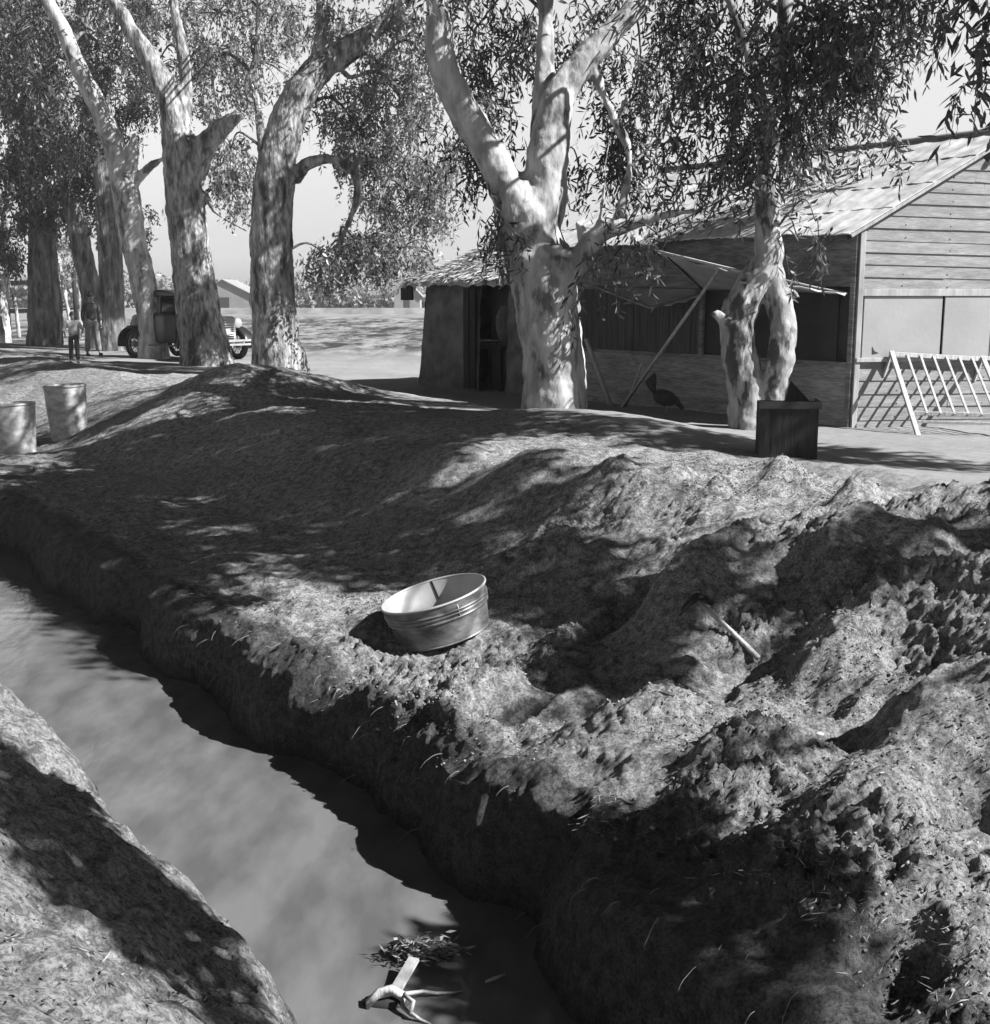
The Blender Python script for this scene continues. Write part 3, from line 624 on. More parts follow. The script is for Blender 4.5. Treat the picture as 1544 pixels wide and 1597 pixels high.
tree('eucalyptus_tree', 'eucalyptus with a dark scarred foot and broken pale stub before the old car',
     [[(322, 570, 88, 0), (314, 510, 72, 0), (302, 430, 64, 0), (292, 340, 62, 0), (284, 270, 60, 0), (278, 215, 50, 0), (262, 150, 38, 0), (232, 90, 30, 0), (200, 40, 26, 0), (168, -20, 22, 0), (140, -120, 18, 0)],
      [(298, 265, 50, 0), (325, 220, 36, -.1), (350, 196, 28, -.2), (375, 178, 16, -.2)], [(282, 215, 26, 0), (290, 160, 22, .2), (285, 80, 20, .4), (270, 0, 16, .5), (260, -100, 12, .5)],
      [(320, 300, 12, 0), (335, 330, 8, -.2), (365, 350, 6, -.4), (388, 362, 4, -.5)], [(392, 120, 14, 1.5), (402, 60, 11, 1.5), (404, -20, 10, 1.5), (404, -90, 8, 1.5)], [(410, 240, 18, 1.6), (402, 170, 14, 1.5), (392, 120, 14, 1.5)]],
     [(360, 250, 40, 50, 60, 1.4, 1.0), (330, 130, 60, 60, 90, 2.1, 1.6), (400, 120, 60, 60, 80, 2.4, 1.6), (340, 40, 90, 50, 110, 2.4, 1.8), (370, 310, 30, 30, 26, 1.3, .6), (240, 130, 50, 50, 60, 2.0, 1.2), (430, 40, 50, 50, 50, 2.4, 1.4), (300, -60, 180, 50, 110, 2.2, 1.8), (230, 40, 60, 50, 60, 2.2, 1.6)],
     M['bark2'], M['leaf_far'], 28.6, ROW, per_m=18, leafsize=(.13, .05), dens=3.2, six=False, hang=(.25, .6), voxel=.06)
tree('eucalyptus_tree', 'slender pale eucalyptus curving to the left over the back of the old car',
     [[(240, 556, 52, 0), (236, 510, 40, 0), (222, 430, 40, 0), (205, 360, 42, 0), (195, 290, 44, 0), (175, 220, 34, 0), (150, 160, 30, 0), (125, 110, 28, 0), (100, 50, 26, 0), (70, -10, 20, 0), (50, -100, 16, 0)],
      [(198, 280, 30, 0), (206, 240, 22, -.1), (208, 222, 14, -.1), (211, 206, 5, -.1)], [(208, 285, 18, 0), (232, 262, 13, -.2), (256, 248, 9, -.3), (280, 262, 5, -.4)]],
     [(180, 120, 60, 60, 110, 2.2, 1.6), (130, 200, 50, 60, 90, 2.3, 1.4), (170, 30, 80, 50, 120, 2.4, 1.8), (60, 60, 60, 60, 100, 2.3, 1.8), (215, 190, 30, 40, 40, 2.0, 1.0), (230, 350, 14, 26, 8, 1.9, .5), (100, -70, 160, 50, 110, 2.3, 1.8)],
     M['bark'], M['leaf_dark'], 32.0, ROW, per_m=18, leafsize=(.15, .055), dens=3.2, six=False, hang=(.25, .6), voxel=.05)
tree('eucalyptus_tree', 'thick upright eucalyptus right behind the standing person',
     [[(176, 546, 52, 0), (174, 480, 40, 0), (172, 400, 38, 0), (166, 320, 36, 0), (158, 240, 32, 0), (140, 150, 28, 0), (130, 50, 22, 0), (130, -60, 18, 0)]],
     [(170, 330, 30, 40, 46, 0.8, 1.0), (100, 260, 60, 60, 130, 1.2, 1.6), (150, 250, 40, 50, 70, 1.4, 1.2), (60, 150, 60, 60, 120, 1.6, 1.8), (30, 30, 60, 60, 110, 1.8, 1.8)],
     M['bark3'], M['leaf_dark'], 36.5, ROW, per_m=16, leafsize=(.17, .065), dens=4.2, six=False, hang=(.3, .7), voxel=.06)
tree('eucalyptus_tree', 'dark eucalyptus leaning left, its foot hidden behind the standing person',
     [[(152, 545, 36, 0), (145, 480, 32, 0), (128, 390, 32, 0), (110, 310, 30, 0), (95, 230, 26, 0), (80, 130, 22, 0), (60, 20, 18, 0), (40, -80, 14, 0)]],
     [(60, 260, 60, 60, 120, 1.0, 1.6), (30, 190, 50, 60, 100, 1.2, 1.6), (20, 100, 50, 60, 100, 1.4, 1.8), (110, 330, 30, 40, 40, 1.0, 1.0)],
     M['bark3'], M['leaf_dark'], 39.0, ROW, per_m=16, leafsize=(.17, .065), dens=4.2, six=False, hang=(.3, .7), voxel=.06)
tree('eucalyptus_tree', 'broad dark double trunk with pale bare bark on its right, left of the boy',
     [[(68, 540, 52, 0), (66, 480, 44, 0), (62, 400, 36, 0), (60, 320, 30, 0), (52, 220, 26, 0), (40, 100, 22, 0), (30, -40, 18, 0)],
      [(82, 538, 34, -.1), (84, 480, 28, -.1), (78, 420, 26, -.1), (76, 340, 22, -.1), (90, 250, 18, 0)]],
     [(20, 300, 40, 60, 90, 0, 1.6), (60, 330, 40, 50, 80, .2, 1.4), (10, 400, 24, 30, 30, .2, 1.0), (70, 160, 40, 60, 60, .3, 1.6)],
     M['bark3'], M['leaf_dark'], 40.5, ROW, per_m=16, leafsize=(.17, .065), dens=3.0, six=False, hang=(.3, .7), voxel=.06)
tree('eucalyptus_tree', 'pale leaning trunk at the left edge of the row',
     [[(4, 535, 30, 0), (0, 480, 24, 0), (-4, 420, 20, 0), (10, 340, 16, 0), (20, 250, 14, 0), (10, 100, 10, 0)], [(30, 528, 7, -.5), (24, 480, 6, -.5), (12, 430, 5, -.5), (8, 400, 4, -.5)]],
     [(-20, 360, 50, 60, 60, 0, 1.4), (20, 410, 30, 20, 14, 0, 1.0)],
     M['bark'], M['leaf_dark'], 42.5, ROW, per_m=16, leafsize=(.17, .065), dens=3.0, six=False, hang=(.3, .7), voxel=.05)
tree('eucalyptus_sapling', 'thin pale saplings leaning together between the double trunk and the boy',
     [[(112, 530, 7, 0), (105, 480, 6, 0), (96, 430, 6, 0), (88, 380, 5, 0), (84, 300, 4, 0)], [(126, 530, 6, .3), (124, 470, 5, .3), (120, 400, 5, .3), (112, 340, 4, .3)]],
     [(110, 400, 22, 30, 22, .4, .6), (95, 350, 26, 30, 26, .4, .6)],
     M['bark'], M['leaf_far'], 44, per_m=16, leafsize=(.17, .065), dens=3.0, six=False, hang=(.3, .6), voxel=.03)

# ---------------------------------------------------------------- shack
UP = Vector((0, 0, 1))
A0 = gz(1325, 668, PZ)
FD = Vector((-.588, .809, 0)).normalized(); GD = Vector((.97, .24, 0)).normalized()
FN = Vector((-FD.y, FD.x, 0)); FN = FN if FN.y < 0 else -FN      # outward normals
GN = Vector((GD.y, -GD.x, 0))
EZ = 3.81; HALF = 1.95; RZ = 4.95; FLEN = (gz(922, 622, PZ) - A0).length + .5
shack = thing('wooden_shack', tuple(A0), 'long shack with clapboard gable end, patched tin roof and dark shaded front', 'shack')
def siding(name, m, O, U, N, z0, z1, u0f, u1f, bh=.145, tilt=0.0, seed=1, parent=shack):
    rg = random.Random(seed); mb = MB(); z = z0
    while z < z1 - .01:
        zt = min(z + bh * rg.uniform(.93, 1.07), z1)
        n_b = 2 if rg.random() < .4 else 1
        ua, ub = u0f(z), u1f(z); ta, tb = u0f(zt), u1f(zt)
        if ub > ua + .02:
            fr = [0, rg.uniform(.3, .7), 1] if n_b == 2 else [0, 1]
            for i in range(len(fr) - 1):
                e0 = .018 + rg.uniform(-.004, .006); jz = rg.uniform(-.004, .004)
                qa = ua + (ub - ua) * fr[i] + (.003 if i else 0); qb = ua + (ub - ua) * fr[i + 1]
                ra = ta + (tb - ta) * fr[i] + (.003 if i else 0); rb = ta + (tb - ta) * fr[i + 1]
                def pt(u, zz, off): return O + U * u + N * off + UP * (zz - O.z + tilt * u)
                mb.hexa([pt(qa, z - .008 + jz, 0), pt(qb, z - .008 - jz, 0), pt(qb, z - .008 - jz, e0), pt(qa, z - .008 + jz, e0),
                         pt(ra, zt, 0), pt(rb, zt, 0), pt(rb, zt, .006), pt(ra, zt, .006)])
        z = zt
    k0 = len(mb.f); nb = mb
    for k in range(1, 8):
        u = k * .61
        zz = z0 + .03
        while zz < z1 - .05:
            if u0f(zz) + .05 < u < u1f(zz) - .05 and rg.random() < .85:
                nb.box(O + U * (u + rg.uniform(-.012, .012)) + N * .019 + UP * (zz + rg.uniform(-.006, .006) - O.z + tilt * u), .012, .004, .012, U, N, UP)
            zz += bh
    o_ = mb.build(name, [m, M['darkwood']], parent)
    for f_ in o_.data.polygons[k0:]: f_.material_index = 1
    return o_
# gable
SILL = 2.24; HEAD = 3.00
AP_U = 1.58                                # the boarded part comes to a point before the ridge
slope = (RZ - EZ) / HALF
APZ = EZ + slope * AP_U - .02
def gl(z): return max(0.0, (z - EZ + .03) / slope)
def gr(z): return 3.88 if z < EZ + .28 else AP_U + (APZ - z) / .95
siding('gable_siding', M['siding'], A0, GD, GN, HEAD + .10, APZ, gl, lambda z: min(gr(z), 3.88), tilt=-.016, seed=3)
siding('gable_siding', M['siding'], A0, GD, GN, PZ - .05, SILL - .02, lambda z: 0, lambda z: 3.88, bh=.16, tilt=-.01, seed=4)
back = MB()                                # dark sheet behind the boards, standing in for the open attic's shade
def P3(u, f, z): return A0 + GD * u + FD * f + UP * (z - A0.z)
mbw = MB()
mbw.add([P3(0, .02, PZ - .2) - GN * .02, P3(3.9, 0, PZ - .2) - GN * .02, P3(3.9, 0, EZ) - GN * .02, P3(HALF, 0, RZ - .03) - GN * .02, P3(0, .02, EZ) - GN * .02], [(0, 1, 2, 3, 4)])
mbw.build('attic_dark_sheet', M['screen'], shack)
mbw = MB()
for u0, u1, off in ((.10, 1.17, .012), (1.20, 1.86, .020), (1.88, 2.55, .014), (2.6, 3.5, .012)):
    mbw.box(P3((u0 + u1) / 2, 0, (SILL + HEAD) / 2) + GN * off, u1 - u0, .02, HEAD - SILL, GD, GN, UP)
    mbw.build('pale_panel', M['panel'], shack, bevel=.004); mbw = MB()
mb = MB(); mb.box(P3(1.95, 0, HEAD + .045) + GN * .02, 3.88, .05, .085, GD, GN, UP); mb.box(P3(1.95, 0, SILL - .005) + GN * .03, 3.88, .07, .05, GD, GN, UP)
mb.build('window_trim', M['trim'], shack, bevel=.004)
mb = MB(); mb.add([P3(.24, 0, 2.30) + GN * .026, P3(.33, 0, 2.315) + GN * .026, P3(.27, 0, 2.34) + GN * .026, P3(.235, 0, 2.40) + GN * .026], [(0, 1, 2, 3)])
mb.build('torn_hole', M['screen'], shack)
mb = MB(); mb.box(P3(.035, 0, (PZ + EZ) / 2 - .04) + GN * .02, .07, .05, EZ - PZ, GD, GN, UP)
mb.build('corner_board', M['trim'], shack, bevel=.005)
mb = MB(); mb.box(P3(0, .03, (PZ + EZ) / 2 - .05) + FN * .02, .07, .05, EZ - PZ, FD, FN, UP); mb.build('corner_board', M['siding_dark'], shack, bevel=.005)
# front
Zf = lambda z: z
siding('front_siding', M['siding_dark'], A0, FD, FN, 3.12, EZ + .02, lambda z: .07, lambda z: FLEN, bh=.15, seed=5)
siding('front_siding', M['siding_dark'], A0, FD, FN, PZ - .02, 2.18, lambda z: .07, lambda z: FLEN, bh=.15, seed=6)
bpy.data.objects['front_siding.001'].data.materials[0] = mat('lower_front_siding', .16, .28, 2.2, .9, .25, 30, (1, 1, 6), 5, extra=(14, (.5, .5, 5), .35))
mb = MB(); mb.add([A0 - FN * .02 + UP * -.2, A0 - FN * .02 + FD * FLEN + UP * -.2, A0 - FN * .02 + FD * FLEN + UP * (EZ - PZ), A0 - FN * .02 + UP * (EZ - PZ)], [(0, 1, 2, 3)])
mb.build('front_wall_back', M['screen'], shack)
rg = random.Random(9); mb = MB(); u = 2.6
while u < FLEN - .05:
    wd = rg.uniform(.12, .19); mb.box(A0 + FD * (u + wd / 2) + FN * rg.uniform(.0, .012) + UP * (2.65 - PZ), wd - .006, .02, .94, FD, FN, UP); u += wd
mb.build('vertical_boarding', mat('old_dark_boards', .03, .075, 5, .9, .3, 20, (6, 6, .4)), shack)
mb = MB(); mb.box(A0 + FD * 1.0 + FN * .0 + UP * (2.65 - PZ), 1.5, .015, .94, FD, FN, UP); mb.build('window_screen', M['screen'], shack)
for u in (1.72, 2.55):
    mb = MB(); mb.box(A0 + FD * u + FN * .015 + UP * (2.65 - PZ), .07, .05, .95, FD, FN, UP); mb.build('window_post', M['siding_dark'], shack, bevel=.004)
mb = MB(); mb.box(A0 + FD * (FLEN / 2) + FN * .025 + UP * (2.19 - PZ), FLEN - .1, .07, .035, FD, FN, UP); mb.build('window_ledge', M['siding_dark'], shack, bevel=.004)
mb = MB(); mb.box(A0 + FD * (FLEN + .03) + FN * .02 + UP * ((PZ + EZ) / 2 - PZ), .08, .05, EZ - PZ, FD, FN, UP); mb.build('corner_board', M['siding_dark'], shack, bevel=.004)
# end and back walls
Bk = FLEN
mb = MB(); q = [P3(0, Bk, PZ), P3(3.9, Bk, PZ), P3(3.9, Bk, EZ), P3(HALF, Bk, RZ - .02), P3(0, Bk, EZ)]
mb.add(q, [(0, 1, 2, 3, 4)]); mb.build('end_wall', M['siding_dark'], shack)
mb = MB(); q = [P3(3.9, 0, PZ), P3(3.9, Bk, PZ), P3(3.9, Bk, EZ), P3(3.9, 0, EZ)]; mb.add(q, [(0, 1, 2, 3)]); mb.build('back_wall', M['siding_dark'], shack)
# roof: overlapping sheets in three courses
rg = random.Random(12); mb = MB()
def RP(a, f, lift=0): # a: 0 eave .. 1 ridge along the slope
    u = -.20 + a * (HALF + .20); z = EZ - .07 + a * (RZ - EZ + .10)
    return P3(u, f, z) + Vector((0, 0, 1)) * lift
ncrs = 4
for c in range(ncrs):
    a0 = c / ncrs - (.03 if c else 0); a1 = (c + 1) / ncrs; f = -.13
    while f < Bk + .25:
        wd = rg.uniform(.55, .95); f1 = min(f + wd, Bk + .35); l0 = .018 + rg.uniform(0, .006); l1 = .010; tw = rg.uniform(-.006, .008)
        ja = rg.uniform(-.02, .02) if c else rg.uniform(-.03, .015)
        k = 8; vs = []; fs = []
        for i in range(k + 1):
            ff = f + (f1 + .03 - f) * i / k; wv = .007 * math.sin(i / k * math.pi * 5); 
            vs += [RP(a0 + ja, ff, l0 + tw * i / k + wv), RP(a1, ff, l1 + wv), RP(a0 + ja, ff, l0 + tw * i / k + wv - .012), RP(a1, ff, l1 + wv - .012)]
        for i in range(k):
            b = i * 4; fs += [(b, b + 4, b + 5, b + 1), (b + 2, b + 3, b + 7, b + 6), (b, b + 2, b + 6, b + 4)]
        fs += [(0, 1, 3, 2), (k * 4, k * 4 + 2, k * 4 + 3, k * 4 + 1)]
        mb.add(vs, fs); f = f1
mb.build('roof', M['roof'], shack)
mb = MB(); q0 = P3(HALF, -.13, RZ + .02); q1 = P3(HALF, Bk + .35, RZ + .02)
u2 = P3(4.1, -.13, EZ - .1); u3 = P3(4.1, Bk + .35, EZ - .1); mb.add([q0, q1, u3, u2], [(0, 1, 2, 3)]); mb.build('roof_back_slope', M['roof'], shack)
mb = MB(); mb.tube([P3(HALF, -.34, RZ + .06), P3(HALF, Bk * .5, RZ + .05), P3(HALF, Bk + .4, RZ + .06)], .035, 8); mb.build('ridge_cap', M['cloth_mid'], shack)
mb = MB(); mb.bar(RP(0, -.10, -.03), RP(1, -.10, -.03), .02, .05); mb.build('barge_board', M['trim'], shack)
mb = MB(); mb.bar(RP(.0, -.045, -.045), RP(1, -.045, -.045), .03, .06); mb.build('rafter', M['darkwood'], shack)
mb = MB()
mb.bar(RP(0.02, 3.55, .05), RP(.62, 3.2, .06), .05, .03)
mb.build('roof_batten', M['trim'], shack)
for a, f, s in ((.62, 3.9, .30), (.42, 4.3, .25), (.85, 4.2, .3), (.34, 2.9, .12), (.3, 1.2, .12), (.6, .5, .12), (.62, 1.6, .14)):
    mb = MB(); mb.add([RP(a, f, .055), RP(a, f + s, .055), RP(a + .05, f + s * .7, .06), RP(a + .04, f + .05, .06)], [(0, 1, 2, 3)]); mb.build('roof_gap', M['darkwood'], shack)

# ---------------------------------------------------------------- awning with prop poles
def wallpt(px, py, off=.04):       # point of the front wall plane seen at a pixel
    d = ray(px, py); o = Vector((0, 0, CAMZ)); p0 = A0 + FN * off; t = (p0 - o).dot(FN) / d.dot(FN); return o + d * t
awn = thing('canvas_awning', tuple(A0 + FD * 3 + FN * .8), 'sagging canvas flaps propped out from the dark front of the shack on slanting poles', 'awning')
def sheet(name, corners, m, n=10, sag=.06, th=.012, parent=awn):
    a, b, c, d = corners; vs = []; fs = []
    for layer in (0, 1):
        for j in range(n + 1):
            for i in range(n + 1):
                u = i / n; v = j / n; p = a * (1 - u) * (1 - v) + b * u * (1 - v) + c * u * v + d * (1 - u) * v
                p = p - UP * (sag * 4 * u * (1 - u) * math.sin(v * math.pi / 2) + .015 * math.sin(u * 19 + v * 7) * v) - UP * th * layer; vs.append(p)
    k = (n + 1) ** 2
    for j in range(n):
        for i in range(n):
            q = j * (n + 1) + i; fs += [(q, q + 1, q + n + 2, q + n + 1), (k + q, k + q + n + 1, k + q + n + 2, k + q + 1)]
    for i in range(n):
        q = n * (n + 1) + i; fs.append((q, q + 1, k + q + 1, k + q)); q = i; fs.append((q + 1, q, k + q, k + q + 1))
        q = i * (n + 1); fs.append((q, q + n + 1, k + q + n + 1, k + q)); q = i * (n + 1) + n; fs.append((q + n + 1, q, k + q, k + q + n + 1))
    mb = MB(); mb.add(vs, fs, True); return mb.build(name, m, parent)
def outpt(px, py, off):            # a point standing off the front wall by `off` metres, seen at a pixel
    return wallpt(px, py, off)
sheet('canvas', [wallpt(1096, 452), wallpt(1322, 456), outpt(1180, 428, .95), outpt(1030, 394, 1.0)], M['canvas'], sag=.03)
sheet('canvas', [wallpt(1240, 452), wallpt(1322, 456), outpt(1318, 459, .15), outpt(1176, 430, .96)], M['cloth_light'], sag=.02)
sheet('canvas', [wallpt(925, 446), wallpt(1096, 450), outpt(1090, 462, .3), outpt(1015, 479, .9)], M['canvas'], sag=.02)
mb = MB(); mb.bar(outpt(1026, 392, 1.0), outpt(1184, 430, .96), .05, .03); mb.build('edge_batten', M['pole'], awn)
mb = MB(); mb.bar(outpt(925, 446, .08), outpt(1015, 480, .92), .04, .03); mb.bar(outpt(1015, 480, .92), outpt(1094, 458, .2), .03, .03); mb.build('edge_batten', M['siding_dark'], awn)
mb = MB(); mb.bar(outpt(1042, 400, .98), wallpt(1098, 452), .03, .03); mb.build('cross_batten', M['darkwood'], awn)
pf = gt(964, 634); mb = MB(); mb.tube([pf - UP * .1, outpt(1124, 416, .9)], [.026, .022], 8); mb.build('prop_pole', M['pole'], awn)
pf = gt(972, 634); mb = MB(); mb.tube([pf - UP * .1, gt(972, 634) + (outpt(1124, 416, .9) - pf) * .32 + Vector((-.12, 0, .06))], [.018, .018], 8); mb.build('prop_pole', M['pole'], awn)
pf = gt(956, 633); mb = MB(); mb.tube([pf - UP * .1, outpt(914, 528, .5)], [.035, .03], 8, True, .1); mb.build('prop_pole', M['pole'], awn)

# ---------------------------------------------------------------- rack leaning on the gable
def gp(px, py, off): 
    d = ray(px, py); o = Vector((0, 0, CAMZ)); p0 = A0 + GN * off; t = (p0 - o).dot(GN) / d.dot(GN); return o + d * t
rack = thing('wooden_rack', tuple(gz(1432, 678, PZ)), 'pale ladder-like wooden frame with slanting slats leaning against the gable wall', 'rack')
tl, tr_ = gp(1390, 552, .08), gp(1532, 560, .08); fl = gz(1432, 680, PZ); fr_ = gz(1586, 684, PZ)
mb = MB(); mb.bar(tl, tr_, .04, .055); mb.build('top_rail', M['pole'], rack, bevel=.004)
for a, b in ((tl, fl), (tr_, fr_)):
    mb = MB(); mb.bar(a + UP * .03, b, .055, .035); mb.build('leg', M['pole'], rack, bevel=.004)
    mb = MB(); mb.bar(a, Vector((a.x - .06, a.y + .06, a.z - .28)), .045, .03); mb.build('brace', M['trim'], rack, bevel=.003)
def lerp(a, b, t): return a + (b - a) * t
lo_a, lo_b = lerp(tl, fl, .73), lerp(tr_, fr_, .73)
mb = MB(); mb.bar(lo_a, lo_b, .03, .05); mb.build('lower_rail', M['pole'], rack, bevel=.004)
lo_a2, lo_b2 = lerp(tl, fl, .83), lerp(tr_, fr_, .83)
mb = MB(); mb.bar(lo_a2, lo_b2, .025, .03); mb.build('lower_rail', M['pole'], rack, bevel=.004)
for i in range(1, 7):
    t = i / 7.0 + .02; mb = MB(); mb.bar(lerp(tl, tr_, t) + GN * .02, lerp(lo_a, lo_b, t) + GN * .02, .028, .02); mb.build('slat', M['pole'], rack, bevel=.003)

# ---------------------------------------------------------------- wooden box
bc = gt(1228, 714); box = thing('wooden_box', tuple(bc), 'dark open-topped plank box standing at the foot of the twin-stemmed tree', 'box', rz=R(-8))
BW, BH, BD = .56, .56, .42
ax = Vector((math.cos(R(-8)), math.sin(R(-8)), 0)); ay = Vector((-ax.y, ax.x, 0)); c0 = bc + ay * BD / 2
mb = MB()
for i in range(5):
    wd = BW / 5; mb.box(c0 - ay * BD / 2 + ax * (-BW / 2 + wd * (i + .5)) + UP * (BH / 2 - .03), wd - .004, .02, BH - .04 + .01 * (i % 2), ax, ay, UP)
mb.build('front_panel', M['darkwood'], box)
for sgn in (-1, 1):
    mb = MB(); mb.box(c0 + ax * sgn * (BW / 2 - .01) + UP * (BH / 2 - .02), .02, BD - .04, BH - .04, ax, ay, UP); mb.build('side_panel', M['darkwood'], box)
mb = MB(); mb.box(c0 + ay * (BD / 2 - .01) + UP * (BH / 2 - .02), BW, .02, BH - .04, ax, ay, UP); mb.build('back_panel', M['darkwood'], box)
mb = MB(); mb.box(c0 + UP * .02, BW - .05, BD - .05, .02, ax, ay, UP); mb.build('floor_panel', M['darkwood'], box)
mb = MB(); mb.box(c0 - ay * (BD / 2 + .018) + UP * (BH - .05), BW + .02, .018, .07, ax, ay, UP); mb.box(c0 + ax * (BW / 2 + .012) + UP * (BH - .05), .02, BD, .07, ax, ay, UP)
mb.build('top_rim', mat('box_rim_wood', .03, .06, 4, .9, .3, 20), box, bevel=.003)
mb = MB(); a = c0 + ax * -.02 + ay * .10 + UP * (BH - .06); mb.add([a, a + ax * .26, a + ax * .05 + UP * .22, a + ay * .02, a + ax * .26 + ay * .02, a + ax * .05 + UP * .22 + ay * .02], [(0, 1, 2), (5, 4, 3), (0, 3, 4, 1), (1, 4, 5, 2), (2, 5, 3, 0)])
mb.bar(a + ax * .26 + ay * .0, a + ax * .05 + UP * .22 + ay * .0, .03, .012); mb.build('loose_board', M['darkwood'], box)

# ---------------------------------------------------------------- washtub
tc = gt(690, 1010) + UP * .03; tub = thing('washtub', tuple(tc), 'round galvanised washtub tilted on the dirt ledge above the ditch', 'washtub')
RT = Matrix.Translation(tc + Vector((.01, .15, .02))) @ Matrix.Rotation(R(-15), 4, 'Y') @ Matrix.Rotation(R(2), 4, 'X')
ra, rb, hh = .375, .325, .30
mb = MB(); prof = [(0.001, 0.0), (rb - .01, 0.0), (rb, .008)]
for i in range(1, 21):
    z = hh * i / 20; r = rb + (ra - rb) * i / 20
    if .58 < i / 20 < .63 or .68 < i / 20 < .73: r += .008
    prof.append((r, z))
mb.lathe(prof, 64, RT); mb.build('tub_wall', M['galv'], tub)
mb = MB(); mb.lathe([(0.001, .012), (rb - .012, .012)] + [(rb + (ra - rb) * i / 10 - .006, hh * i / 10 + (.002 if i < 10 else 0)) for i in range(1, 11)], 64, RT); mb.build('tub_lining', M['galv_in'], tub)
def ring(mb, r, z, th, n=64, a0=0, a1=2 * math.pi, MM=None):
    pts = [MM @ Vector((r * math.cos(a0 + (a1 - a0) * i / n), r * math.sin(a0 + (a1 - a0) * i / n), z)) for i in range(n + 1)]; mb.tube(pts, th, 8, False)
mb = MB(); ring(mb, ra, hh, .009, MM=RT); mb.build('rim', M['galv_in'], tub)
mb = MB()
for zf in (.60, .70, .78): ring(mb, rb + (ra - rb) * zf + .003, hh * zf, .009, MM=RT)
ring(mb, rb, .006, .006, MM=RT); mb.build('rib', M['galv'], tub)
mb = MB(); mb.bar(RT @ Vector((-.03, ra - .012, hh)), RT @ Vector((-.01, ra - .035, hh - .14)), .008, .012); mb.build('seam', M['cloth_dark'], tub)
mb = MB(); ang = R(-62); e = Vector((math.cos(ang), math.sin(ang), 0)); tt = Vector((-e.y, e.x, 0))
mb.tube([RT @ (e * (ra - .008) + tt * -.0 + UP * (hh - .03)), RT @ (e * (ra - .005) + UP * (hh - .06)), RT @ (e * (ra - .014) + UP * (hh - .12))], .005, 6); mb.build('seam', M['galv_in'], tub)

# ---------------------------------------------------------------- barrels and plank by the ditch
def barrel(px, py, wpx, hpx, label):
    P = gt(px, py); k = depth(P) / F; r = wpx / 2 * k; h = hpx * k
    b = thing('barrel', (P.x, P.y, P.z), label, 'barrel', 'pale barrels on the bank'); P = P + Vector((0, r * .8, -.06))
    MM = Matrix.Translation(P) @ Matrix.Rotation(R(-2), 4, 'Y')
    mb = MB(); mb.lathe([(.001, 0), (r * .80, 0), (r * .84, h * .1), (r * .93, h * .5), (r * 1.0, h * .98), (r * .97, h), (r * .9, h * .995), (r * .8, h * .2), (.001, h * .15)], 40, MM); mb.build('barrel_wall', M['barrel'], b)
    mb = MB()
    for z in (.05, .97): ring(mb, r * (.82 + .18 * z) + .003, h * z, .012, 40, MM=MM)
    mb.build('hoop', M['barrel'], b)
barrel(100, 686, 64, 90, 'tall pale barrel standing on the bank, the right one of two beside the ditch')
barrel(18, 708, 66, 84, 'pale barrel cut by the left edge of the picture beside the plank')
_g = gt(46, 731, True); pa = at(46, 731, _g.y - .45); pn = pa.x * NV[0] + pa.y * NV[1]; ps = pa.x * DV[0] + pa.y * DV[1]
pl = thing('plank', tuple(pa), 'pale plank laid over the ditch below the barrels', 'plank')
pdir = ray(-60, 722) ; pb = at(-160, 718, pa.y - .1)
mb = MB(); mb.bar(pa, pb, .28, .05); mb.build('board', M['pole'], pl, bevel=.006)

# ---------------------------------------------------------------- mud hut, bench
h0 = gz(653, 600, PZ); h1 = gz(842, 618, PZ); HU = (h1 - h0).normalized(); HN = Vector((HU.y, -HU.x, 0)); HL = (h1 - h0).length
hut = thing('mud_hut', tuple(h0), 'small dark mud-walled hut with a ragged thatched roof behind the big forked tree', 'hut')
HZ = 3.24
def hp(u, off, z): return h0 + HU * u + HN * off + UP * (z - PZ)
def lean(z): return (z - PZ) * .10
mb = MB(); rg = random.Random(4)
def wallgrid(mb, u0, u1, z0, z1, nu=14, nz=12):
    vs = []; fs = []
    for j in range(nz + 1):
        for i in range(nu + 1):
            z = z0 + (z1 - z0) * j / nz; u = u0 + (u1 - u0) * i / nu
            if u0 == 0: u += lean(z) * (1 - i / nu)
            vs.append(hp(u, -lean(z) * .4 + rg.uniform(-.02, .02), z))
    for j in range(nz):
        for i in range(nu): q = j * (nu + 1) + i; fs.append((q, q + 1, q + nu + 2, q + nu + 1))
    mb.add(vs, fs, True)
DU0, DU1 = HL * .52, HL * .74
wallgrid(mb, 0, DU0, PZ - .1, HZ); wallgrid(mb, DU1, HL + .6, PZ - .1, HZ)
mb.add([hp(.0, 0, PZ - .1), hp(.18, -.07, HZ), hp(.18, -2.2, HZ), hp(0, -2.2, PZ - .1)], [(0, 1, 2, 3)])
mb.add([hp(HL + .6, 0, PZ - .1), hp(HL + .6, -.07, HZ), hp(HL + .6, -2.2, HZ), hp(HL + .6, -2.2, PZ - .1)], [(3, 2, 1, 0)])
mb.add([hp(0, -2.2, PZ - .1), hp(.18, -2.2, HZ), hp(HL + .6, -2.2, HZ), hp(HL + .6, -2.2, PZ - .1)], [(0, 1, 2, 3)])
mb.build('wall', M['adobe'], hut)
mb = MB(); mb.box(hp((DU0 + DU1) / 2, -.35, (PZ + HZ) / 2), DU1 - DU0 + .1, .03, HZ - PZ, HU, HN, UP); mb.build('doorway_dark_sheet', M['screen'], hut)  # dark sheet, the unlit interior's shade put into its colour
for u in (DU0 - .10, DU0 - .28):
    mb = MB(); mb.box(hp(u, .03, (PZ + HZ) / 2), .14, .03, HZ - PZ - .05, HU, HN, UP); mb.build('door_plank', M['darkwood'], hut)
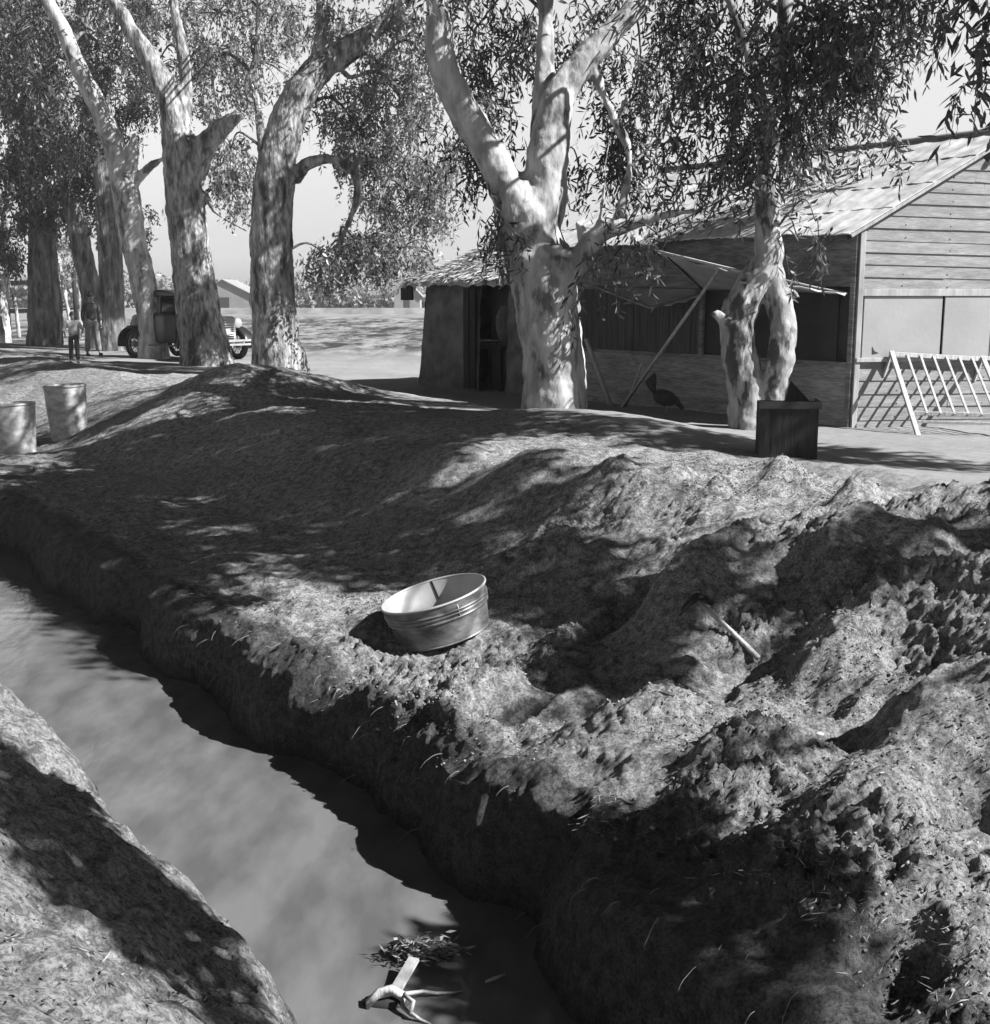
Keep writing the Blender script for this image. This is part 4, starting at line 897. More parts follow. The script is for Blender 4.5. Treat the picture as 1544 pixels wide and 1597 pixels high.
mb = MB(); mb.ell(hp((DU0 + DU1) / 2 + .12, -.2, 2.55), .16, .05, .30, None, 12, 8, .1); mb.build('hanging_sack', M['adobe'], hut)
# thatched roof: lumpy slabs plus straws
mb = MB(); vs = []; fs = []; nu, nv = 40, 14; RID = 4.02
for j in range(nv + 1):
    for i in range(nu + 1):
        u = -.15 + (HL + .9) * i / nu; v = j / nv; cap = min(1, (u + .15) / 1.4); cap = math.sin(cap * math.pi / 2)
        off = .28 - 1.4 * v; z = HZ - .02 + (RID - HZ) * v * (.15 + .85 * cap) + rg.uniform(-.03, .03) + .05
        vs.append(hp(u, off, z))
for j in range(nv):
    for i in range(nu): q = j * (nu + 1) + i; fs.append((q, q + 1, q + nu + 2, q + nu + 1))
k = len(vs); vs += [v_ - UP * .10 for v_ in vs[:nu + 1]]
for i in range(nu): fs.append((i + 1, i, k + i, k + i + 1))
mb.add(vs, fs, True)
mb.add([hp(-.15, .26, HZ + .0), hp(HL + .75, .26, HZ), hp(HL + .75, -2.4, HZ), hp(-.15, -2.4, HZ)], [(0, 1, 2, 3)])
mb.add([hp(-.15, -1.12, HZ + .2), hp(1.2, -1.12, RID), hp(HL + .75, -1.12, RID), hp(HL + .75, -2.4, HZ), hp(-.15, -2.4, HZ)], [(0, 1, 2, 3, 4)])
mb.build('roof', M['thatch'], hut)
N = 2600; uu = RNG.random(N) * (HL + .9) - .15; vv = RNG.random(N) ** 1.3; cap = np.sin(np.minimum(1, (uu + .15) / 1.4) * math.pi / 2)
offs = .30 - 1.4 * vv; zz = HZ + .05 + (RID - HZ) * vv * (.15 + .85 * cap)
Pp = np.array(h0)[None] + np.array(HU)[None] * uu[:, None] + np.array(HN)[None] * offs[:, None] + np.array([0, 0, 1])[None] * (zz - PZ + .02)[:, None]
Dd = np.array(HN)[None] * .9 + np.array([0, 0, -.42])[None] + RNG.normal(size=(N, 3)) * .22; Dd /= np.linalg.norm(Dd, axis=1)[:, None]
v_, i_ = leaf_arrays(Pp, Dd, .14 + .14 * RNG.random(N), .015 + .02 * RNG.random(N), False); link('thatch_straw', npmesh('thatch_straw', v_, 4, i_, False), M['straw'], hut)['kind'] = 'stuff'
mb = MB(); mb.box(hp(-.05, .2, HZ - .16), .35, .04, .3, HU, HN, UP); mb.build('eave_mat', M['darkwood'], hut)
# bench in front of the hut
b0 = gt(732, 606); bench = thing('workbench', tuple(b0), 'rough dark wooden bench against the front of the mud hut', 'bench')
bx_ = HU; by_ = HN; tz = at(760, 540, b0.y).z
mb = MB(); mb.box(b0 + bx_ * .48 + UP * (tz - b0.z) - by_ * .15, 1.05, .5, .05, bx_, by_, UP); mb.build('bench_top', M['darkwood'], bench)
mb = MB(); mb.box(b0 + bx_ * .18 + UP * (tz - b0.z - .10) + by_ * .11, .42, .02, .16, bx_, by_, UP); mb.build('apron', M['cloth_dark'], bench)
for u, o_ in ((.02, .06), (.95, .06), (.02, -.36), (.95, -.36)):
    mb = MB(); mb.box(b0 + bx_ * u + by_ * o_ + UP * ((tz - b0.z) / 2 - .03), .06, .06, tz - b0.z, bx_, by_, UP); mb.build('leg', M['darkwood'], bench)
bs = thing('basin', tuple(b0 + bx_ * .5 + UP * (tz - b0.z + .027) - by_ * .12), 'wide shallow grey basin on the bench in front of the hut', 'basin')
mb = MB(); mb.lathe([(.001, .0), (.16, 0), (.26, .09), (.275, .095), (.25, .085), (.15, .012), (.001, .012)], 30, Matrix.Translation(bs.location)); mb.build('bowl', M['galv'], bs)
mb = MB(); ring(mb, .27, .094, .008, 30, MM=Matrix.Translation(bs.location)); mb.build('rim', M['galv_in'], bs)

# ---------------------------------------------------------------- old car
cc = Vector((-8.05, 32.0, PZ)); ch = math.atan2(-.62, .78)
car = thing('old_car', tuple(cc), 'black 1930s style coupe with a round headlight parked beyond the row of trees', 'car')
CM = Matrix.Translation(cc) @ Matrix.Rotation(ch, 4, 'Z')
def cp(x, y, z): return CM @ Vector((x, y, z))
def cloft(secs, name, m, smooth=True, par=car):
    mb = MB(); n = len(secs[0][1]); vs = []; fs = []
    for x, prof in secs: vs += [cp(x, y, z) for y, z in prof]
    for i in range(len(secs) - 1):
        for k in range(n): a = i * n + k; b = i * n + (k + 1) % n; fs.append((a, b, b + n, a + n))
    fs.append(tuple(range(n))); fs.append(tuple(range(len(vs) - n, len(vs)))[::-1]); mb.add(vs, fs, smooth)
    return mb.build(name, m, par, bevel=.0)
def sec(w_, z0, z1, r=.12):
    o = []
    for (sx, zz, a0) in ((1, z0 + r * .3, -90), (1, z1 - r, 0), (-1, z1 - r, 90), (-1, z0 + r * .3, 180)):
        rr = r if zz > (z0 + z1) / 2 else r * .3
        for k in range(4):
            a = R(a0 + 30 * k); o.append((sx * (w_ / 2 - rr) + rr * math.cos(a), zz + rr * math.sin(a)))
    return o
cloft([(-1.75, sec(.9, .55, .95)), (-1.45, sec(1.2, .5, 1.12)), (-1.0, sec(1.34, .45, 1.2)), (-.2, sec(1.36, .42, 1.2)), (.45, sec(1.3, .42, 1.18))], 'body', M['black'])
cloft([(.45, sec(1.22, .42, 1.17)), (1.0, sec(.98, .45, 1.14)), (1.5, sec(.78, .48, 1.10))], 'hood', M['black'])
cloft([(1.5, sec(.76, .45, 1.12, .1)), (1.57, sec(.74, .45, 1.10, .1))], 'radiator_shell', M['chrome'])
mb = MB()
for i in range(9): mb.box(cp(1.585, 0, .55 + i * .055), .012, .60, .03, CM.to_3x3() @ Vector((1, 0, 0)), CM.to_3x3() @ Vector((0, 1, 0)), UP)
mb.build('grille', M['black'], car)
CX = CM.to_3x3() @ Vector((1, 0, 0)); CY = CM.to_3x3() @ Vector((0, 1, 0))
# cab: roof and pillars
cloft([(-1.12, sec(1.1, 1.50, 1.64, .06)), (-.9, sec(1.2, 1.55, 1.74, .08)), (-.2, sec(1.22, 1.60, 1.77, .08)), (.42, sec(1.16, 1.60, 1.71, .06)), (.52, sec(1.12, 1.60, 1.66, .03))], 'roof', M['black'])
cloft([(-1.25, sec(1.15, 1.1, 1.5, .1)), (-1.1, sec(1.2, 1.1, 1.64, .1)), (-.78, sec(1.22, 1.1, 1.64, .1))], 'rear_quarter', M['black'])
for sy in (-1, 1):
    mb = MB(); mb.bar(cp(.42, sy * .57, 1.15), cp(.36, sy * .55, 1.66), .05, .05); mb.build('pillar', M['black'], car)
    mb = MB(); mb.bar(cp(-.2, sy * .6, 1.15), cp(-.2, sy * .58, 1.66), .05, .05); mb.build('pillar', M['black'], car)
mb = MB(); mb.bar(cp(.43, -.55, 1.18), cp(.43, .55, 1.18), .04, .04); mb.bar(cp(.40, -.55, 1.60), cp(.40, .55, 1.60), .04, .05); mb.build('windscreen_frame', M['black'], car)
mb = MB(); mb.box(cp(.41, 0, 1.39), .012, 1.06, .40, CX, CY, UP); mb.build('windscreen', M['glass'], car)
for sy in (-1, 1):
    mb = MB(); mb.box(cp(-.45, sy * .62, .80), .8, .03, .72, CX, CY, UP); d_ = mb.build('door', M['black'], car, bevel=.01)
    mb = MB(); mb.bar(cp(-.15, sy * .65, .98), cp(-.27, sy * .65, .98), .02, .02); hd = mb.build('handle', M['chrome'], d_)
def wheel(x, y, lab=None):
    MM = CM @ Matrix.Translation((x, y, .37)) @ Matrix.Rotation(R(90), 4, 'X')
    mb = MB(); mb.lathe([(.25, -.07), (.33, -.075), (.37, -.04), (.37, .04), (.33, .075), (.25, .07), (.25, -.07)], 32, MM); t_ = mb.build('tyre', M['tyre'], None)
    wl = MB(); wl.lathe([(.255, -.03), (.235, -.03), (.235, .03), (.255, .03), (.255, -.03)], 28, MM); wl.lathe([(.001, -.07), (.07, -.06), (.07, .06), (.001, .07)], 14, MM)
    for k in range(12): a = 2 * math.pi * k / 12; wl.bar(MM @ Vector((.05 * math.cos(a), .05 * math.sin(a), 0)), MM @ Vector((.245 * math.cos(a), .245 * math.sin(a), 0)), .018, .018)
    wo = wl.build('wheel', M['cloth_mid'], car); t_.parent = wo; t_.matrix_parent_inverse = (Matrix.Translation(car.location)).inverted() @ Matrix.Translation(car.location)
for x in (-1.25, 1.25):
    for y in (-.68, .68): wheel(x, y)
for sx, x in ((1, 1.25), (-1, -1.25)):
    for y in (-.68, .68):
        vs = []; fs = []; n = 14
        for k in range(n + 1):
            a = R(-8 + 196 * k / n); r = .47
            for yy, dr in ((-.17, -.03), (-.10, .02), (.08, .02), (.17, -.03)): vs.append(cp(x + r * 1.12 * math.cos(a), y + yy, .36 + (r + dr) * math.sin(a)))
        for k in range(n):
            for j in range(3): q = k * 4 + j; fs.append((q, q + 1, q + 5, q + 4))
        mb = MB(); mb.add(vs, fs, True); o_ = mb.build('fender', M['black'], car); sd = o_.modifiers.new('thick', 'SOLIDIFY'); sd.thickness = .02
for y in (-.7, .7):
    mb = MB(); mb.box(cp(0, y, .36), 1.6, .26, .03, CX, CY, UP); mb.build('running_board', M['black'], car)
for y in (-.46, .46):
    MM = CM @ Matrix.Translation((1.55, y, .93)) @ Matrix.Rotation(R(90), 4, 'Y')
    mb = MB(); mb.lathe([(.001, -.17), (.06, -.15), (.12, -.06), (.135, 0), (.12, .015)], 24, MM); hl = mb.build('headlight', M['chrome'], car)
    mb = MB(); mb.lathe([(.122, .012), (.09, .03), (.001, .04)], 24, MM); mb.build('lens', M['panel'], hl)
mb = MB(); mb.tube([cp(1.52, -.4, .9), cp(1.54, 0, .93), cp(1.52, .4, .9)], .018, 8); mb.build('lamp_bar', M['chrome'], car)
mb = MB(); mb.bar(cp(1.85, -.78, .5), cp(1.85, .78, .5), .02, .05); mb.bar(cp(1.85, -.78, .40), cp(1.85, .78, .40), .02, .05); mb.bar(cp(1.5, -.4, .45), cp(1.84, -.4, .45), .05, .03); mb.bar(cp(1.5, .4, .45), cp(1.84, .4, .45), .05, .03); mb.build('bumper', M['chrome'], car)
mb = MB(); mb.box(cp(1.66, -.05, .72), .015, .34, .15, CX, CY, UP); mb.build('licence_plate', M['panel'], car)
mb = MB(); mb.lathe([(.26, -.07), (.34, -.07), (.37, 0), (.34, .07), (.26, .07), (.001, .05)], 30, CM @ Matrix.Translation((-1.78, 0, .72)) @ Matrix.Rotation(R(80), 4, 'Y')); mb.build('spare_wheel', M['tyre'], car)

# ---------------------------------------------------------------- people
def skinmesh(name, verts, edges, radii, m, parent, sub=2):
    me = bpy.data.meshes.new(name); me.from_pydata([tuple(v) for v in verts], edges, []); me.update()
    o = link(name, me, m, parent)
    sk = o.modifiers.new('skin', 'SKIN'); sk.use_smooth_shade = True
    lay = me.skin_vertices[0] if me.skin_vertices else None
    if lay is None:
        bpy.context.view_layer.objects.active = o; lay = me.skin_vertices[0]
    for i, r in enumerate(radii):
        rr = r if isinstance(r, tuple) else (r, r); lay.data[i].radius = rr
    lay.data[0].use_root = True
    sb = o.modifiers.new('sub', 'SUBSURF'); sb.levels = sub; sb.render_levels = sub
    return o
def person(px, py, hpx, face, label, pose, top, bottom, light_shoulder=False):
    P = gt(px, py); Ht = hpx / F * depth(P); s = Ht / 1.75
    root = thing('person', tuple(P), label, 'person')
    f = Vector((math.cos(face), math.sin(face), 0)); r_ = Vector((f.y, -f.x, 0))
    def q(x, y, z): return P + (r_ * x + f * y + UP * z) * s
    st = pose['stance']; arm = pose['arm']
    J = {'pel': q(0, 0, .95), 'wa': q(0, .0, 1.08), 'ch': q(0, .0, 1.30), 'nk': q(0, 0, 1.46), 'hb': q(0, .02, 1.53), 'hd': q(0, .02, 1.64), 'ht': q(0, .01, 1.71)}
    names = list(J); verts = [J[k] for k in names]; E = [(0, 1), (1, 2), (2, 3), (3, 4), (4, 5), (5, 6)]
    rad = [.13, .115, .14, .055, .068, .088, .05]
    def add(parent_i, p, r): verts.append(p); rad.append(r); E.append((parent_i, len(verts) - 1)); return len(verts) - 1
    legs = []; arms = []
    for sg in (-1, 1):
        h = add(0, q(sg * .09, 0, .88), .09); k = add(h, q(sg * (.09 + st * .5), pose['step'] * sg * .5, .49), .058); a = add(k, q(sg * (.09 + st), pose['step'] * sg, .09), .038)
        t = add(a, q(sg * (.10 + st), pose['step'] * sg + .16, .03), .036); legs.append((h, k, a, t))
        s_ = add(2, q(sg * .17, 0, 1.40), .058); e = add(s_, q(sg * (.22 + arm[0]), -.03, 1.13), .042); w_ = add(e, q(sg * (.22 + arm[1]), .06 + arm[2], .90 + arm[3]), .028)
        pm = add(w_, q(sg * (.215 + arm[1]), .08 + arm[2], .83 + arm[3]), .026); arms.append((s_, e, w_, pm))
        for fi in range(4):
            fp = add(pm, q(sg * (.215 + arm[1]) + (fi - 1.5) * .012, .085 + arm[2] + fi * .008, .785 + arm[3] - (.008 if fi in (1, 2) else 0)), .008)
            add(fp, q(sg * (.21 + arm[1]) + (fi - 1.5) * .012, .095 + arm[2] + fi * .008, .755 + arm[3]), .007)
        add(w_, q(sg * (.19 + arm[1]), .12 + arm[2], .83 + arm[3]), .009)
    rad = [x * s for x in rad]
    body = skinmesh('body', verts, E, rad, M['skin'], root)
    # head details
    mb = MB(); mb.ell(q(0, .0, 1.66), .095 * s, .11 * s, .10 * s, None, 14, 9, .08, 3); hair = mb.build('hair', M['hair'], root)
    mb = MB(); mb.ell(q(0, .115, 1.61), .014 * s, .018 * s, .024 * s)
    for sg in (-1, 1): mb.ell(q(sg * .092, .02, 1.615), .012 * s, .02 * s, .03 * s)
    mb.build('nose_and_ears', M['skin'], root)
    mb = MB()
    for sg in (-1, 1): mb.ell(q(sg * .035, .103, 1.635), .014 * s, .006 * s, .008 * s)
    mb.ell(q(0, .106, 1.565), .025 * s, .006 * s, .006 * s); mb.build('eyes_and_mouth', M['hair'], root)
    # shirt
    v = [q(0, 0, .93), q(0, 0, 1.08), q(0, .0, 1.30), q(0, 0, 1.44)]; E = [(0, 1), (1, 2), (2, 3)]; rd = [.155, .14, .16, .08]
    for i, sg in enumerate((-1, 1)):
        s_, e, w_, pm = arms[i]; b = len(v); v += [verts[s_], verts[e], lerp(verts[e], verts[w_], .85 if not light_shoulder else .3)]; E += [(2, b), (b, b + 1), (b + 1, b + 2)]; rd += [.075, .06, .048]
    skinmesh('shirt', v, E, [x * s for x in rd], top, root)
    v = [q(0, 0, .98), q(0, 0, .90)]; E = [(0, 1)]; rd = [.145, .14]
    for i, sg in enumerate((-1, 1)):
        h, k, a, t = legs[i]; b = len(v); v += [verts[h], verts[k], verts[a]]; E += [(1, b), (b, b + 1), (b + 1, b + 2)]; rd += [.105, .085, .075]
    skinmesh('trousers', v, E, [x * s for x in rd], bottom, root)
    mb = MB()
    for i in (0, 1):
        h, k, a, t = legs[i]; mb.ell((verts[a] + verts[t]) / 2 - UP * .035 * s, .05 * s, .05 * s, .05 * s); mb.ell(verts[t] - UP * .0, .05 * s, .06 * s, .035 * s)
    mb.build('shoes', M['cloth_dark'], root)
    return root
person(146, 554, 97, R(-60), 'taller person in a dark top and pale wide trousers standing with legs apart', {'stance': .10, 'step': .10, 'arm': (.02, .02, 0, 0)}, M['cloth_dark'], M['cloth_mid'])
person(117, 566, 79, R(-75), 'small boy in a light shirt and dark trousers, nearest of the two people', {'stance': .02, 'step': .03, 'arm': (.10, .05, .05, .10)}, M['cloth_light'], M['cloth_dark'], True)

# ---------------------------------------------------------------- hen by the shack
_q = at(1036, 640, 16.5); hpnt = Vector((_q.x, _q.y, float(H(_q.x, _q.y)))); hn = thing('hen', tuple(hpnt), 'dark hen with raised tail pecking in the shade by the shack wall', 'hen')
def hq(x, z, y=0): return hpnt + Vector((x, y, z))
mb = MB(); mb.ell(hq(0, .22), .17, .10, .11, Matrix.Rotation(R(18), 3, 'Y'), 18, 12, .05, 2)
mb.tube([hq(.08, .20), hq(.15, .19), hq(.20, .13), hq(.235, .09)], [.075, .055, .035, .03], 10); mb.ell(hq(.235, .09), .034, .028, .032)
mb.build('body', M['feather'], hn)
mb = MB()
for i in range(9): mb.ell(hq(-.19 + i * .006, .36 + .01 * i, (i - 4) * .01), .035, .008, .12, Matrix.Rotation(R(-38 + i * 5), 3, 'Y'), 10, 6)
mb.build('tail', M['feather'], hn)
for sg in (-1, 1):
    mb = MB(); mb.tube([hq(.02, .16, sg * .04), hq(.03, .08, sg * .045), hq(.01, .01, sg * .045)], [.012, .008, .007], 6)
    for a in (-.5, 0, .5): mb.tube([hq(.01, .01, sg * .045), hq(.06, .005, sg * .045 + a * .05)], [.006, .003], 5)
    mb.build('leg', M['cloth_mid'], hn)
mb = MB(); mb.tube([hq(.235, .085), hq(.27, .055)], [.012, .002], 6); mb.build('beak', M['cloth_mid'], hn)

# ---------------------------------------------------------------- tool handle in the pit
ha = gt(1085, 962, True) + UP * .10; hb = gt(1182, 1036, True) + UP * .04
tl_ = thing('mattock', tuple(hb), 'mattock lying across the pit in the dug earth, pale handle end towards the viewer', 'tool')
mb = MB(); mb.tube([ha, lerp(ha, hb, .5) + UP * .01, hb], [.014, .015, .018], 10); mb.build('handle', M['pole'], tl_)
mb = MB(); dd = (hb - ha).normalized(); sd = dd.cross(UP).normalized(); mb.tube([ha - sd * .0 + UP * .02, ha + sd * -.08 + UP * -.0, ha + sd * -.16 - UP * .05], [.028, .022, .012], 8); mb.tube([ha + UP * .02, ha + sd * .09 - UP * .02, ha + sd * .16 - UP * .07], [.028, .022, .010], 8); mb.build('head', M['black'], tl_)
rt = gt(1028, 1093); root_ = thing('stick', tuple(rt), 'thin bent dark stick poking from the lit dirt below the pit', 'stick')
mb = MB(); mb.tube([rt + UP * .03, gt(1050, 1092) + UP * .03, gt(1075, 1082) + UP * .02], [.008, .009, .005], 6); mb.build('twig', M['twig'], root_)

# ---------------------------------------------------------------- flotsam in the water
w0 = gz(640, 1530, 0); fl_ = thing('driftwood_tangle', tuple(w0), 'snag of pale lath, broken hoops and sodden brush stuck in the muddy water', 'driftwood')
mb = MB(); mb.bar(gz(618, 1543, .03), gz(646, 1495, .08), .05, .015); mb.build('lath', M['trim'], fl_)
def hoop(pts, th, name, m, z=.06):
    mb = MB(); mb.tube(pts, th, 6); return mb.build(name, m, fl_)
mb = MB(); pts = [gz(572, 1568, .02), gz(590, 1548, .07), gz(612, 1543, .08), gz(632, 1556, .05)]
vs = []
for p in pts: vs += [p + UP * .012, p - UP * .03]
mb.add(vs, [(0, 1, 3, 2), (2, 3, 5, 4), (4, 5, 7, 6)], True); o_ = mb.build('hoop', M['pole'], fl_); sdm = o_.modifiers.new('thick', 'SOLIDIFY'); sdm.thickness = .02
mb = MB(); mb.ell(gz(603, 1563, .0), .105, .05, .035, None, 16, 8, .1); mb.build('sunken_pan', M['screen'], fl_)
hoop([gz(632, 1550, .07), gz(660, 1546, .03), gz(680, 1549, .015), gz(705, 1548, .01), gz(722, 1545, .0)], [.010, .008, .007, .006, .004], 'root', M['pole'])
hoop([gz(630, 1552, .07), gz(645, 1562, .07), gz(640, 1582, .02), gz(628, 1570, .03), gz(628, 1556, .05)], .010, 'root', M['panel'])
hoop([gz(640, 1580, .03), gz(655, 1590, .01), gz(672, 1597, .0)], [.010, .007, .004], 'root', M['pole'])
mb = MB(); mb.bar(gz(614, 1484, .0), gz(617, 1464, .10), .018, .012); mb.bar(gz(619, 1488, .0), gz(631, 1467, .09), .018, .012); mb.build('stave', M['panel'], fl_)
mb = MB(); mb.ell(gz(655, 1484, .02), .17, .055, .06, None, 20, 10, .35, 4); mb.build('sodden_brush', M['screen'], fl_)
N = 700; c_ = np.array(gz(658, 1480, .06)); Pp = c_ + RNG.normal(size=(N, 3)) * np.array([.065, .03, .022]); Dd = RNG.normal(size=(N, 3)) * np.array([1, .6, .35]) + np.array([.4, 0, 0]); Dd /= np.linalg.norm(Dd, axis=1)[:, None]
v_, i_ = leaf_arrays(Pp, Dd, .02 + .04 * RNG.random(N), .005 + .010 * RNG.random(N), False); link('brush_litter', npmesh('brush_litter', v_, 4, i_, False), leafmat('wet_litter', .02, .30, .0, .5), fl_)['kind'] = 'stuff'
fl2 = thing('twig', tuple(gz(775, 1525, 0)), 'pale twig floating alone near the dark right side of the ditch', 'twig')
mb = MB(); mb.tube([gz(757, 1531, .01), gz(770, 1526, .015), gz(788, 1519, .01)], [.006, .008, .004], 6); mb.build('stem', M['pole'], fl2)

# ---------------------------------------------------------------- stones
for (px, py, s_, lab) in ((1512, 1334, .055, 'flat white stone on the dirt near the right edge'), (1276, 1152, .03, 'small pale stone on the dug slope right of centre'), (592, 1145, .022, 'tiny white chip on the dark cut bank below the washtub'), (270, 782 - 170, .0, ''),
                          (12, 1058, .03, 'white pebble at the water edge on the far left'), (280, 1533, .03, 'white scrap lying on the near left bank')):
    if not lab: continue
    p = gt(px, py); st = thing('stone', tuple(p), lab, 'stone'); mb = MB(); mb.ell(p + UP * s_ * .3, s_, s_ * .7, s_ * .4, None, 10, 6, .3, px); mb.build('rock', M['stone'], st)

# ---------------------------------------------------------------- clods, litter and straws on the banks
def scatter(n, nr, sr, size, asp, m, name, lift=.0, flat=False, dens=None):
    nv = RNG.uniform(nr[0], nr[1], n); sv = sr[0] + (sr[1] - sr[0]) * RNG.random(n) ** 1.25
    X = sv * DV[0] + nv * NV[0]; Y = sv * DV[1] + nv * NV[1]
    if dens is not None: k = dens(X, Y) > RNG.random(n); X, Y = X[k], Y[k]
    Z = H(X, Y); P = np.stack([X, Y, Z + lift], 1); return P
def clods(P, smin, smax):
    N = len(P); base = np.array([[1, 0, 0], [-1, 0, 0], [0, 1, 0], [0, -1, 0], [0, 0, .8], [0, 0, -.8]], float)
    v = base[None] * (.6 + .8 * RNG.random((N, 6, 1))) + RNG.normal(size=(N, 6, 3)) * .22
    a = RNG.random(N) * 6.28; c, s = np.cos(a), np.sin(a); vx = v[..., 0] * c[:, None] - v[..., 1] * s[:, None]; vy = v[..., 0] * s[:, None] + v[..., 1] * c[:, None]
    v = np.stack([vx, vy, v[..., 2]], -1) * (smin + (smax - smin) * RNG.random(N) ** 3)[:, None, None] + P[:, None]
    f = np.array([[0, 2, 4], [2, 1, 4], [1, 3, 4], [3, 0, 4], [2, 0, 5], [1, 2, 5], [3, 1, 5], [0, 3, 5]])
    idx = (np.arange(N)[:, None, None] * 6 + f[None]).reshape(-1); return v.reshape(-1, 3), idx
dn = lambda X, Y: np.clip(.25 + .9 * fbm(X, Y, 1.6, 2, 200), .03, 1)
P1 = scatter(34000, (3.3, 8.6), (1.2, 9.5), 0, 0, None, '', dens=dn)
P2 = scatter(9000, (3.3, 8.8), (6, 22), 0, 0, None, '', dens=dn)
P3_ = scatter(3500, (.2, 1.85), (1.5, 12), 0, 0, None, '', dens=dn)
v_, i_ = clods(np.concatenate([P1, P3_]), .002, .013); o_ = link('dirt_clods', npmesh('dirt_clods', v_, 3, i_, False), M['clod']); tag(o_, 'loose clods and crumbs of earth strewn over the banks', 'dirt clods', kind='stuff')
# straws and dead leaves, thickest on the lip of the cut
def straws(P, l0, l1, w_, down=.4):
    N = len(P); D = RNG.normal(size=(N, 3)) * np.array([1, 1, .45]); D[:, 0] -= NV[0] * down; D[:, 1] -= NV[1] * down; D[:, 2] -= .1
    D /= np.linalg.norm(D, axis=1)[:, None]; return leaf_arrays(P, D, l0 + (l1 - l0) * RNG.random(N), w_ * (.5 + RNG.random(N)), True)
lip = scatter(5200, (3.28, 3.75), (1.5, 11), 0, 0, None, '', .012, dens=lambda X, Y: np.clip(.1 + .9 * fbm(X, Y, 2.2, 2, 230), .02, 1))
gen = scatter(5000, (3.5, 8.4), (1.5, 9), 0, 0, None, '', .012, dens=dn)
lef = scatter(3500, (.3, 1.8), (2, 11), 0, 0, None, '', .01, dens=dn)
v_, i_ = merge([straws(lip, .02, .07, .0035, 1.4), straws(gen, .012, .032, .006), straws(lef, .015, .05, .0035)])
o_ = link('dry_litter', npmesh('dry_litter', v_, 4, i_, False), M['straw']); tag(o_, 'dry straws, roots and fallen leaves on the lip of the cut bank', 'litter', kind='stuff')
dk = scatter(42000, (3.4, 8.2), (1.2, 8.5), 0, 0, None, '', .012, dens=dn)
dk2 = scatter(5000, (.2, 1.8), (2, 10), 0, 0, None, '', .01, dens=dn)
v_, i_ = merge([straws(dk, .008, .022, .010), straws(dk2, .012, .03, .009)])
o_ = link('dead_leaves', npmesh('dead_leaves', v_, 4, i_, False), leafmat('dead_leaf', .02, .09, 0, .8)); tag(o_, 'dark dead leaves scattered over the dug earth', 'dead leaves', kind='stuff')

# curled roots hanging over the lip of the cut
mb = MB(); rg = random.Random(21)
for _ in range(46):
    s_ = 2.6 + 6.5 * rg.random() ** 1.5; n_ = rg.uniform(3.16, 3.42) - .25 * max(0, min(1, (5 - s_) / 1.8)); p = sn(s_, n_); p.z = float(H(p.x, p.y)) + .01
    pts = [p]; d = Vector((-NV[0] + rg.uniform(-.7, .7), -NV[1] + rg.uniform(-.7, .7), .25)); st = rg.uniform(.012, .028)
    for k in range(6):
        d.z -= rg.uniform(.15, .5); d += Vector((rg.uniform(-.3, .3), rg.uniform(-.3, .3), 0)); pts.append(pts[-1] + d.normalized() * st)
    mb.tube(pts, [.0015, .0014, .0013, .0012, .001, .0008, .0005], 4, False)
tag(mb.build('hanging_roots', M['trim']), 'thin pale curled roots hanging over the lip of the cut bank', 'roots', kind='stuff')

# ---------------------------------------------------------------- distance: hedge, berm, barns, fence
def hedge(name, y0, x0, x1, h, n, label, seed):
    rg = np.random.default_rng(seed); X = rg.uniform(x0, x1, n); prof = h * (.45 + .55 * (.5 + .5 * fbm(X, X * 0 + y0, .09, 3, seed))); Z = PZ + prof * rg.random(n) ** .8
    Yy = y0 + rg.normal(size=n) * 1.5; P = np.stack([X, Yy, Z], 1); D = rg.normal(size=(n, 3)); D /= np.linalg.norm(D, axis=1)[:, None]
    v, i = leaf_arrays(P, D, .5 + .6 * rg.random(n), .35 + .3 * rg.random(n), False); o = link(name, npmesh(name, v, 4, i, False), M['hedge']); tag(o, label, 'hedge', kind='stuff')
hedge('far_hedge', 150, -75, 30, 3.6, 26000, 'pale line of distant bushes and trees along the far side of the field', 3)
hedge('far_treeline', 230, -110, 120, 6.0, 16000, 'faint far line of trees on the horizon', 8)
mb = MB(); mb.add([(-90, 112, PZ - .1), (40, 112, PZ - .1), (40, 113, PZ + .55), (-90, 113, PZ + .55), (-90, 118, PZ + .5), (40, 118, PZ + .5)], [(0, 1, 2, 3), (3, 2, 5, 4)]); o_ = mb.build('field_bank', mat('field_bank_earth', .10, .22, .4, .95, 0)); tag(o_, kind='structure')
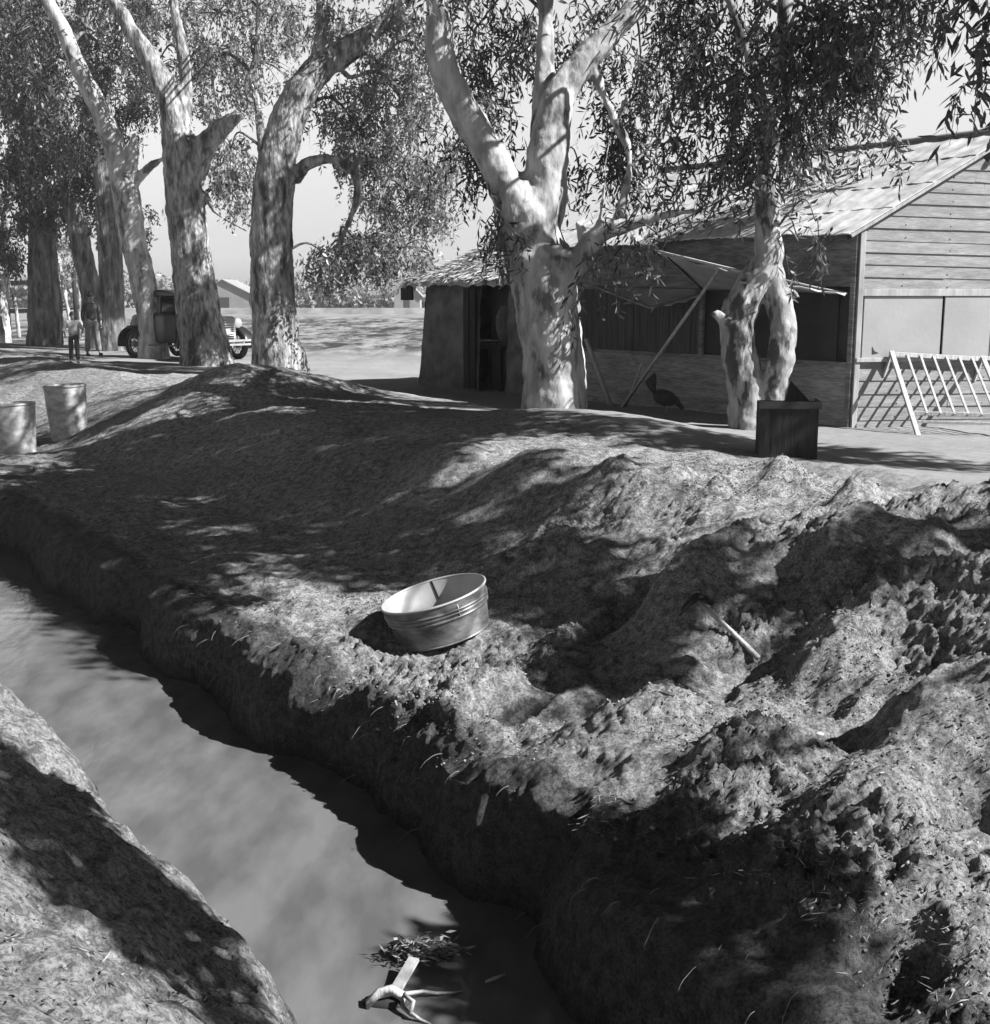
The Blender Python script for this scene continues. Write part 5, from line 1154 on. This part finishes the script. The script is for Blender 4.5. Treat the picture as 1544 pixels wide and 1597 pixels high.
def barn(px0, px1, pyb, pyt, Y, label, name='barn'):
    a = at(px0, pyb, Y); b = at(px1, pyb, Y); tz_ = at(px0, pyt, Y).z; a.z = b.z = PZ - .1; wdt = (b - a).length; c = (a + b) / 2; rt_ = thing(name, tuple(c), label, 'barn')
    ez = PZ + (tz_ - PZ) * .55; dp = wdt * 1.1; X = Vector((1, 0, 0)); Yv = Vector((0, 1, 0))
    mb = MB(); mb.add([a, b, Vector((b.x, b.y, ez)), Vector((c.x, c.y, tz_)), Vector((a.x, a.y, ez))] + [p + Yv * dp for p in (a, b, Vector((b.x, b.y, ez)), Vector((c.x, c.y, tz_)), Vector((a.x, a.y, ez)))],
                    [(0, 1, 2, 3, 4), (9, 8, 7, 6, 5), (0, 4, 9, 5), (1, 6, 7, 2)]); mb.build('wall', M['roof_far'], rt_)
    for sg, e in ((-1, a), (1, b)):
        p0 = Vector((e.x + sg * .3, e.y - .2, ez - .15)); p1 = Vector((c.x, c.y - .2, tz_ + .05)); mb = MB(); mb.add([p0, p1, p1 + Yv * (dp + .4), p0 + Yv * (dp + .4), p0 - UP * .08, p1 - UP * .08, p1 + Yv * (dp + .4) - UP * .08, p0 + Yv * (dp + .4) - UP * .08], [(0, 1, 2, 3), (7, 6, 5, 4), (0, 4, 5, 1), (3, 2, 6, 7)]); mb.build('roof', M['roof_far'], rt_)
    mb = MB(); mb.box((c.x, c.y - .03, PZ + (ez - PZ) * .45), wdt * .2, .05, (ez - PZ) * .8); mb.build('door', M['cloth_dark'], rt_)
barn(615, 655, 472, 438, 125, 'small distant barn left of the mud hut beyond the field')
barn(300, 396, 472, 436, 120, 'pale gabled barn seen between the car and the mottled leaning tree')
# rail fence at far left
fn = thing('rail_fence', tuple(gz(20, 528, PZ)), 'old rail fence between the trunks at the far left', 'fence')
mb = MB(); 
for py in (440, 484): mb.bar(at(-60, py + 3, 47), at(66, py, 47), .12, .16); mb.build('rail', M['darkwood'], fn); mb = MB()
for px in (12, 118):
    b_ = at(px, 480, 47); mb = MB(); mb.tube([Vector((b_.x, b_.y, PZ - .1)), Vector((b_.x, b_.y, 4.0))], .09, 8); mb.build('post', M['darkwood'], fn)
mb = MB(); mb.bar(at(66, 487, 47), at(140, 478, 47), .05, .07); mb.build('rail', M['darkwood'], fn)
# ---------------------------------------------------------------- dusty air
hz = MB(); hz.box((0, 200, 16), 1400, 1400, 34.5); hzo = hz.build('haze', M['glass']); hzo.data.materials.clear()
hm = bpy.data.materials.new('haze'); hm.use_nodes = True; ht = hm.node_tree; ht.nodes.remove(ht.nodes['Principled BSDF'])
pv = ht.nodes.new('ShaderNodeVolumePrincipled'); pv.inputs['Color'].default_value = (.85, .85, .85, 1); pv.inputs['Density'].default_value = .0006
ht.links.new(pv.outputs[0], ht.nodes['Material Output'].inputs['Volume']); hzo.data.materials.append(hm); tag(hzo, kind='stuff')
print('objects', len(bpy.data.objects))
